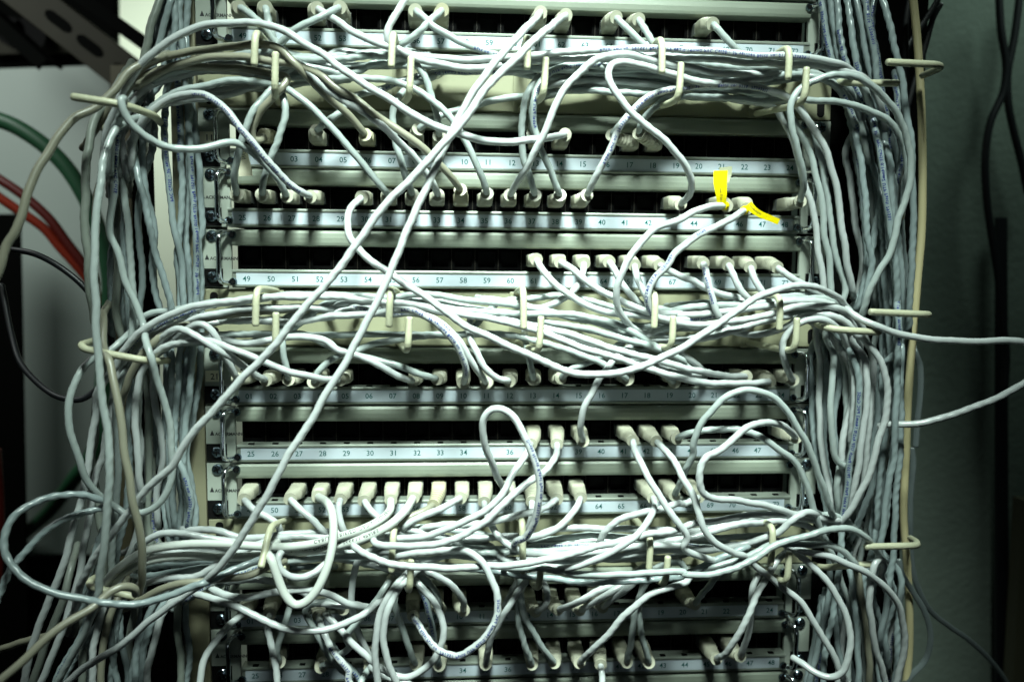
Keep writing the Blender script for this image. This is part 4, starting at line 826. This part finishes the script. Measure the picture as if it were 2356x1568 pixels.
# cables that run on behind others: join facing free ends into one cable
def endinfo(q, last):
    a, b = (q[-1], q[-2]) if last else (q[0], q[1])
    v = a[:2]-b[:2]; return a, v/max(1e-6, np.linalg.norm(v))
for s in specs:
    s['q'] = parse(s['pts']); s['free'] = [True, True]
    if s.get('port'): s['free'][0] = False
    if s.get('x') or s.get('label', '').startswith(('shiny', 'blurred', 'thin beige', 'cable with a free', 'dark thin', 'large black', 'thin black', 'white cable making', 'smooth beige')): s['free'] = [False, False]
    for e in (0, 1):
        p = s['q'][-1 if e else 0]
        if not (-10 < p[0] < 2366 and -8 < p[1] < 1576): s['free'][e] = False
cand = []
for i, A in enumerate(specs):
    for j in range(i+1, len(specs)):
        B = specs[j]
        if A.get('x') or B.get('x'): continue
        for ea in (0, 1):
            if not A['free'][ea]: continue
            pa, va = endinfo(A['q'], ea)
            for eb in (0, 1):
                if not B['free'][eb]: continue
                pb, vb = endinfo(B['q'], eb); w_ = pb[:2]-pa[:2]; dd = np.linalg.norm(w_)
                if dd > 170: continue
                wn = w_/max(dd, 1e-6); c1 = va@(-vb); c2 = va@wn if dd > 12 else 1.0; c3 = -vb@wn if dd > 12 else 1.0
                if c1 < 0.6 or c2 < 0.35 or c3 < 0.35 or (dd > 25 and min(c2, c3) < 0.72): continue
                sc = dd + 90*(1-c1) + 70*(1-c2) + 70*(1-c3) + abs(pa[2]-pb[2])*0.8
                if A['sty'] != B['sty']: sc += 14
                if (A['sty'] in 'btn') != (B['sty'] in 'btn'): sc += 60
                if A.get('port') and B.get('port'): sc += 45
                if sc < 175: cand.append((sc, i, ea, j, eb))
cand.sort(key=lambda c: c[0]); link = {}; root = list(range(len(specs)))
def find(i):
    while root[i] != i: i = root[i]
    return i
for sc, i, ea, j, eb in cand:
    if (i, ea) in link or (j, eb) in link or find(i) == find(j): continue
    link[(i, ea)] = (j, eb); link[(j, eb)] = (i, ea); root[find(i)] = find(j)
def rank(s): return 3 if s.get('port') else 2 if not s.get('bundle') else 1
done = set(); merged = []
for i, s in enumerate(specs):
    if i in done: continue
    comp = []; cur, ent = i, 0                              # walk to one end of the chain
    seen = set()
    while (cur, ent) in link and cur not in seen:
        seen.add(cur); nj, ne = link[(cur, ent)]; cur, ent = nj, 1-ne
    chain = [(cur, ent)]
    while (cur, 1-ent) in link:
        nj, ne = link[(cur, 1-ent)]; cur, ent = nj, ne; chain.append((cur, ent))
    done.update(c for c, _ in chain)
    Q = np.vstack([specs[c]['q'] if e == 0 else specs[c]['q'][::-1] for c, e in chain])
    main = max((specs[c] for c, _ in chain), key=rank); S = dict(main); S['q'] = Q; S['len'] = len(chain)
    a, b = specs[chain[0][0]], specs[chain[-1][0]]
    if len(chain) > 1:
        S['port'] = a.get('port') if chain[0][1] == 0 else None
        S['port2'] = b.get('port') if (chain[-1][1] == 1) else None
        if not S['port'] and S['port2']: S['port'], S['port2'] = S['port2'], None; S['q'] = Q[::-1].copy()
        S['free'] = [a['free'][chain[0][1]] if not S['port'] else False, b['free'][1-chain[-1][1]] if not S['port2'] else False]
        if S['port']: S.pop('label', None); S['group'] = 'patch cables plugged into the panels'; S.pop('bundle', None)
        S['text'] = main['text']
    if S.get('x'): S['free'] = [False, False]
    merged.append(S)
print('cables', len(specs), '->', len(merged), 'free ends', sum(sum(m['free']) for m in merged))
specs = merged
# remaining free ends run on a little and dive behind their neighbours
for s in specs:
    q = s['q']
    for e in (0, 1):
        if s['free'][e]:
            a, v = endinfo(q, e); side = a[0] < 470 or a[0] > 1880
            dn = -34 if side else 9
            k1, k2 = (26, 58) if side else (10, 22)
            ext = np.array([[a[0]+v[0]*k1, a[1]+v[1]*k1, a[2]*0.45+dn*0.55], [a[0]+v[0]*k2, a[1]+v[1]*k2, dn]])
            q = np.vstack([q, ext]) if e else np.vstack([ext[::-1], q])
    s['q'] = q
# ordinals inside bundles
BN = {'U1': ('from the top of the cables in the upper hooks', 1), 'U5': ('from the top of the cables in the middle hooks', 1), 'U9': ('from the top of the cables in the lower hooks', 1),
      'LA': ('from left in the upper left bundle', 0), 'LB': ('from left in the left bundle below the middle hook', 0), 'LC': ('from left in the bottom left bundle', 0),
      'RA': ('from left in the upper right bundle', 0), 'RB': ('from left in the right bundle below the middle hook', 0), 'RC': ('from left in the bottom right bundle', 0)}
for b, (txt, ax) in BN.items():
    L = [s for s in specs if s.get('bundle') == b]
    L.sort(key=lambda s: s['q'][:, ax].mean())
    for i, s in enumerate(L):
        s['label'] = '%s cable, %s %s' % (STY[s['sty']][3], ORD[i], txt)
        s['group'] = {'U': 'cables lying in the hooks', 'L': 'cables in the left vertical bundle', 'R': 'cables in the right vertical bundle'}[b[0]]
STEP = 3.6
for i, s in enumerate(specs):
    q = s['q']; s['r'] = STY[s['sty']][1]
    if s.get('x') in ('green',): s['r'] = 9.0
    if s.get('x') in ('red', 'redd'): s['r'] = 5.5
    if s.get('x') == 'wallk': s['r'] = 4.0
    if s.get('x') == 'tube': s['r'] = 3.1
    P3 = np.array([unproj(*p) for p in q])
    if s.get('bundle') and not s.get('port'):
        pass
    P = catmull(P3, STEP); s['P0'] = P
    c = P-CAM; z = c@FW; s['px'] = CX+FPX*(c@RT)/z; s['py'] = CY-FPX*(c@UP)/z; s['d0'] = -P[:, 1].copy(); s['d'] = s['d0'].copy()

# lay the cables on one another: move each along its own depth until no two share the same space
idx = []; X = []; D = []; RR = []; FIX = []; ORDK = []
for i, s in enumerate(specs):
    n = len(s['px'])
    for k in range(n):
        idx.append(i); X.append((s['px'][k], s['py'][k])); D.append(s['d0'][k]); RR.append(s['r'])
        FIX.append(1.0 if (s.get('port') and k < 3) or (s.get('port2') and k > n-4) or s.get('x') else 0.0); ORDK.append(i*0.013)
no = len(idx)
for (x, y, d, r) in OBST: idx.append(-1); X.append((x, y)); D.append(d); RR.append(r); FIX.append(1.0); ORDK.append(0)
idx = np.array(idx); X = np.array(X); D = np.array(D); RR = np.array(RR); FIX = np.array(FIX); ORDK = np.array(ORDK)
kd = KDTree(len(X))
for i, (x, y) in enumerate(X): kd.insert((x, y, 0), i)
kd.balance(); ia = []; ib = []
for i in range(no):
    for co, j, ds in kd.find_range((X[i, 0], X[i, 1], 0), 19.0):
        if idx[j] != idx[i] and (j > i or j >= no): ia.append(i); ib.append(j)
ia = np.array(ia); ib = np.array(ib)
sgn = np.sign((D[ia]+ORDK[ia]) - (D[ib]+ORDK[ib])); sgn[sgn == 0] = 1
scale = FPX/(-CAM[1]-(D[ia]+D[ib])/2)
lat = np.linalg.norm(X[ia]-X[ib], axis=1)/scale
lat = np.maximum(0, lat-0.9)
need = np.sqrt(np.maximum(0, ((RR[ia]+RR[ib])*1.0)**2 - lat**2))
D0 = D.copy()
for it in range(70):
    gap = need - sgn*(D[ia]-D[ib]); act = gap > 0
    g = gap[act]*0.5; a, b, sg = ia[act], ib[act], sgn[act]
    wa = (1-FIX[a]); wb = (1-FIX[b]); tot = np.maximum(wa+wb, 1e-6)
    up = np.zeros(len(D)); dn = np.zeros(len(D))
    pa = g*sg*wa/tot*1.6; pb = -g*sg*wb/tot*1.6
    np.maximum.at(up, a, pa); np.minimum.at(dn, a, pa); np.maximum.at(up, b, pb); np.minimum.at(dn, b, pb)
    D = D + (up+dn)*0.8
    D = D + (D0-D)*0.015
    k = 0
    for s in specs:
        n = len(s['px']); d = D[k:k+n]
        for _ in range(2): d[1:-1] = 0.5*d[1:-1] + 0.25*(d[:-2]+d[2:])
        k += n
    D = np.where(FIX > 0, D0, D)
    lim = (np.abs(X[:, 0]-1140) < 760) & (FIX == 0)
    D = np.where(lim, np.maximum(D, RR+6.0), D)
k = 0
for s in specs:
    n = len(s['px']); d = D[k:k+n].copy(); k += n
    s['P'] = np.array([unproj(s['px'][j], s['py'][j], d[j]) for j in range(n)])

def boot(parent, port, tip, tdir, off, m='boot_cream', long=False):
    """moulded boot: rectangular clip end in the socket, ribs, round lip where the cable leaves"""
    a = np.array([port[0], 3.0, port[2]]); b = np.array([port[0], -9.5, port[2]])
    tdir = tdir/np.linalg.norm(tdir); ax = tip-b; L = np.linalg.norm(ax)
    e = ax/L*0.65 + tdir*0.35; e /= np.linalg.norm(e)
    c1 = b + np.array([0, -1, 0])*L*0.35; c2 = tip - e*L*0.35
    path = [a, a*0.5+b*0.5]; st = [0, .5]
    for u in np.linspace(0, 1, 37): path.append((1-u)**3*b + 3*(1-u)**2*u*c1 + 3*(1-u)*u*u*c2 + u**3*tip); st.append(1+u)
    path = np.array(path); T = np.gradient(path, axis=0); T /= np.linalg.norm(T, axis=1)[:, None]
    n = 20; V = []; F = []
    phi = [2*math.pi*k/n for k in range(n)]
    for i, (p, tt, u) in enumerate(zip(path, T, st)):
        xa = np.array([1., 0, 0]); xa -= xa@tt*tt; xa /= np.linalg.norm(xa); za = np.cross(xa, tt)
        v = max(0, u-1)
        hw = 5.8*(1-v) + 4.5*v; hh = 4.9*(1-v) + 4.2*v; ex = 0.42*(1-v) + 0.95*v
        if 0.30 < v < 0.92 and i % 4 < 2: hw -= 1.15; hh -= 1.15
        if v >= 0.93: hw = hh = 4.8; ex = 1
        for g in phi:
            c, s_ = math.cos(g), math.sin(g)
            V.append(p + xa*hw*math.copysign(abs(c)**ex, c) + za*hh*math.copysign(abs(s_)**ex, s_) - np.array(off))
    ns = len(path)
    for i in range(ns-1): F += [(i*n+k, i*n+(k+1) % n, (i+1)*n+(k+1) % n, (i+1)*n+k) for k in range(n)]
    F += [tuple(range(n)), tuple(range((ns-1)*n, ns*n))[::-1]]
    o = mesh('plug_boot', V, F, m, parent, True)
    es = o.modifiers.new('edge', 'EDGE_SPLIT'); es.split_angle = math.radians(38)
    M = MB(); M.box(a[0]-5.8-off[0], a[0]+5.8-off[0], -1.5-off[1], 8-off[1], a[2]-4.2-off[2], a[2]+4.2-off[2]); M.build('clear_plug', 'clear_plug', o)
    return o

def print_on(parent, P, fr, r, text, h, m, amp, lam, ph, s0, ang, flip, off):
    T, N, B, L = fr
    V, F = glyphs(text, h, True, 'LEFT', 0.06)
    if not len(V): return
    tot = V[:, 0].max()
    if s0+tot > L[-1]-4:
        kmax = max(0, int(len(text)*(L[-1]-4-s0)/tot)); V, F = glyphs(text[:kmax], h, True, 'LEFT', 0.06); tot = V[:, 0].max() if len(V) else 0
    if not len(V): return
    s = s0 + (tot - V[:, 0] if flip else V[:, 0]); y = (V[:, 1]-h/2)*(1 if not flip else -1)
    phi = ang + y/r
    I = lambda A: np.array([np.interp(s, L, A[:, k]) for k in range(3)]).T
    mod = 0.65 + 0.5*np.sin(s/31.0 + ph*2)*np.sin(s/17.0+ph)
    R = r*(1+amp*np.maximum(0, mod*np.cos(2*phi - 2*math.pi*s/lam + ph))) + 0.10
    Q = I(P) + R[:, None]*(np.cos(phi)[:, None]*I(N) + np.sin(phi)[:, None]*I(B)) - np.array(off)
    mesh('printed_text', Q, F, m, parent, False)

for ci, s in enumerate(specs):
    rng = random.Random(ci*31+5)
    P = resample(s['P'], 1.2); n = len(P)
    # soft hand-bent waviness
    Lc = np.arange(n)*1.2; T, N, B = frames(P); f1, f2, f3 = rng.uniform(18, 30), rng.uniform(9, 14), rng.uniform(0, 6)
    env = np.minimum(1, np.minimum(np.arange(n), np.arange(n)[::-1])/12.0)
    if s['sty'] not in 'tk' and not s.get('x'):
        wv = (0.32*np.sin(Lc/f1*6.28/2+f3) + 0.16*np.sin(Lc/f2*6.28/2+2*f3))*env
        P = P + wv[:, None]*B
    if s.get('port'):
        R, pn, num = s['port']
        lab = '%s patch cable in %s socket from left, %s' % (STY[s['sty']][3], ORD[pn-1], ROWN[R]); cat = 'patch cable'; name = 'patch_cable'
    else: lab = s['label']; cat = 'cable'; name = 'cable'
    mname, r, amp, _ = STY[s['sty']]; amp *= rng.uniform(0.7, 1.3); lam = rng.uniform(7.2, 9.0); ph = rng.uniform(0, 6.28); off = P[0].copy()
    x = s.get('x')
    if x:
        mname = {'tube': 'tube_cream', 'flat': 'cable_black', 'slate': 'cable_slate', 'wallk': 'cable_black', 'green': 'cable_green', 'red': 'cable_red', 'redd': 'cable_darkred'}[x]
        r = s['r'] if x not in ('flat', 'slate') else 1.5
        o, fr = tube({'tube': 'cream_cable', 'flat': 'black_wire', 'slate': 'grey_wire', 'wallk': 'black_cable', 'green': 'green_cable', 'red': 'red_cable', 'redd': 'red_cable'}[x],
                     P, r if x not in ('flat', 'slate') else 2.4, mname, None, 14, 0, off=off, flat=0.35 if x in ('flat', 'slate') else None)
        o.location = off*MM; tag(o, lab, 'wire' if x in ('flat', 'slate') else 'cable'); continue
    t = thing(name, lab, cat, s.get('group'), off)
    o, fr = tube('jacket', P, r, mname, t, 12, amp, lam, ph, off)
    fr = (fr[0], fr[1], fr[2], fr[3])
    if s.get('port'):
        bo = boot(t, port_pos(R, pn), P[0], P[min(6, n-1)]-P[0], off, 'boot_beige' if s['sty'] == 'b' or num == '57' else 'boot_cream')
    if s.get('port2'):
        boot(t, port_pos(*s['port2'][:2]), P[-1], P[-1-min(6, n-1)]-P[-1], off)
    if s['text']:
        T_, N_, B_, L_ = fr
        # read left to right, or downwards for vertical runs
        k = s['text']; h = 2.05 if s['sty'] != 't' else 2.4
        dirx = (P[n//2]-P[n//4])@RT; flip = dirx < 0
        if abs(dirx) < abs((P[n//2]-P[n//4])@UP)*0.4: flip = ci % 2 == 0
        ink = 'ink_black' if s['sty'] in 'tb' else 'ink_blue'
        ang = rng.choice((-0.3, 0.0, 0.25, 0.4))
        s0 = {'C': 18, 'M': 45, 'A': 6, 'P': 30, 's': 6, 'U': 8}.get(k, 14 + 40*(ci % 4))
        if s.get('label', '').startswith('top cable'): s0 = 190
        if s.get('label', '').startswith('front white'): s0 = 60; ang = 0.6
        if s.get('port') == (3, 15, '39'): s0 = 30
        print_on(t, P, (T_, N_, B_, L_), r, TEXT[k], h, ink, amp, lam, ph, s0, ang, flip, off)

# ================================================================ tags on cables
def ribbon(name, pts, widths, m, label, cat, text=None, th=0.25, side=None, txt_h=1.6, ink='ink_black'):
    """thin paper strip through centre points with a width direction across the view"""
    P = catmull([unproj(*p) for p in parse(pts)], 1.0); n = len(P)
    T, N, B = frames(P); W = np.interp(np.linspace(0, 1, n), np.linspace(0, 1, len(widths)), widths)
    V = []; F = []
    for i in range(n):
        for a, b in ((-1, 1), (1, 1), (1, -1), (-1, -1)): V.append(P[i] + B[i]*W[i]/2*a + N[i]*th/2*b - P[0])
    for i in range(n-1): F += [(4*i+k, 4*i+(k+1) % 4, 4*i+4+(k+1) % 4, 4*i+4+k) for k in range(4)]
    F += [(0, 1, 2, 3), (4*n-4, 4*n-3, 4*n-2, 4*n-1)]
    t = thing(name, label, cat, None, P[0]); mesh('strip', V, F, m, t, False)
    if text:
        L = np.r_[0, np.cumsum(np.linalg.norm(np.diff(P, axis=0), axis=1))]
        G, GF = glyphs(text, txt_h, False); s = np.clip(G[:, 0]+0.8, 0, L[-1]); I = lambda A: np.array([np.interp(s, L, A[:, k]) for k in range(3)]).T
        Q = I(P) + (G[:, 1]-txt_h/2)[:, None]*I(B) + I(N)*(th/2+0.12) - P[0]
        mesh('printed_text', Q, GF, ink, t, False)
    return t
ribbon('cable_tag', 'C320,1395,36 318,1300,40 312,1230,40 314,1148,38', (5.6, 7.8, 9.6, 10.0), 'tag_yellow', 'upright bright yellow tag wrapped on the cable near number 45', 'tag', 'tem vid IT-avd')
ribbon('cable_tag', 'C352,1230,34 350,1180,33 348,1124,33', (4.0, 8.0, 9.2), 'paper_white', 'pale transparent strip sticking up behind the upright yellow tag', 'tag')
ribbon('cable_tag', 'C500,1372,42 528,1405,44 575,1438,44 640,1465,43 705,1492,42', (5.6, 5.0, 4.6, 4.3, 4.2), 'tag_yellow', 'slanting bright yellow tag on the cable near number 46', 'tag', 'reouarenhet')
ribbon('cable_tag', 'A1645,985,36 1640,1050,30 1648,1120,26 1655,1185,24', (3.6, 6.5, 8.5, 9.6), 'paper_tag', 'small cream paper tag lettered WLAN hanging at number 01 beside tag 11', 'tag', 'WLAN', txt_h=2.4)
# yellow wraps round the two cables
for num, lab in (('45', 'yellow wrap at the foot of the upright yellow tag'), ('46', 'yellow wrap at the top of the slanting yellow tag')):
    s = [q for q in specs if q.get('port') and q['port'][2] == num and q['port'][0] == 3][0]
    P = resample(s['P'], 1.0)[2:8]; o, _ = tube('tag_wrap', P, 3.05, 'tag_yellow', None, 18, off=P[0], rnd=False); o.location = P[0]*MM
    tag(o, lab, 'tag wrap')
# red cable glimpsed in the slit under the middle panel
P = catmull([(-108, 6, zrow(4)-7.3), (-60, 5.5, zrow(4)-7.35), (-20, 5.5, zrow(4)-7.4), (24, 6.5, zrow(4)-7.6)], 2)
o, _ = tube('red_cable', P, 1.6, 'cable_red', None, 10, off=P[0]); o.location = P[0]*MM; tag(o, 'red cable glimpsed in the slit below numbers 56 to 59 of the middle panel', 'cable')
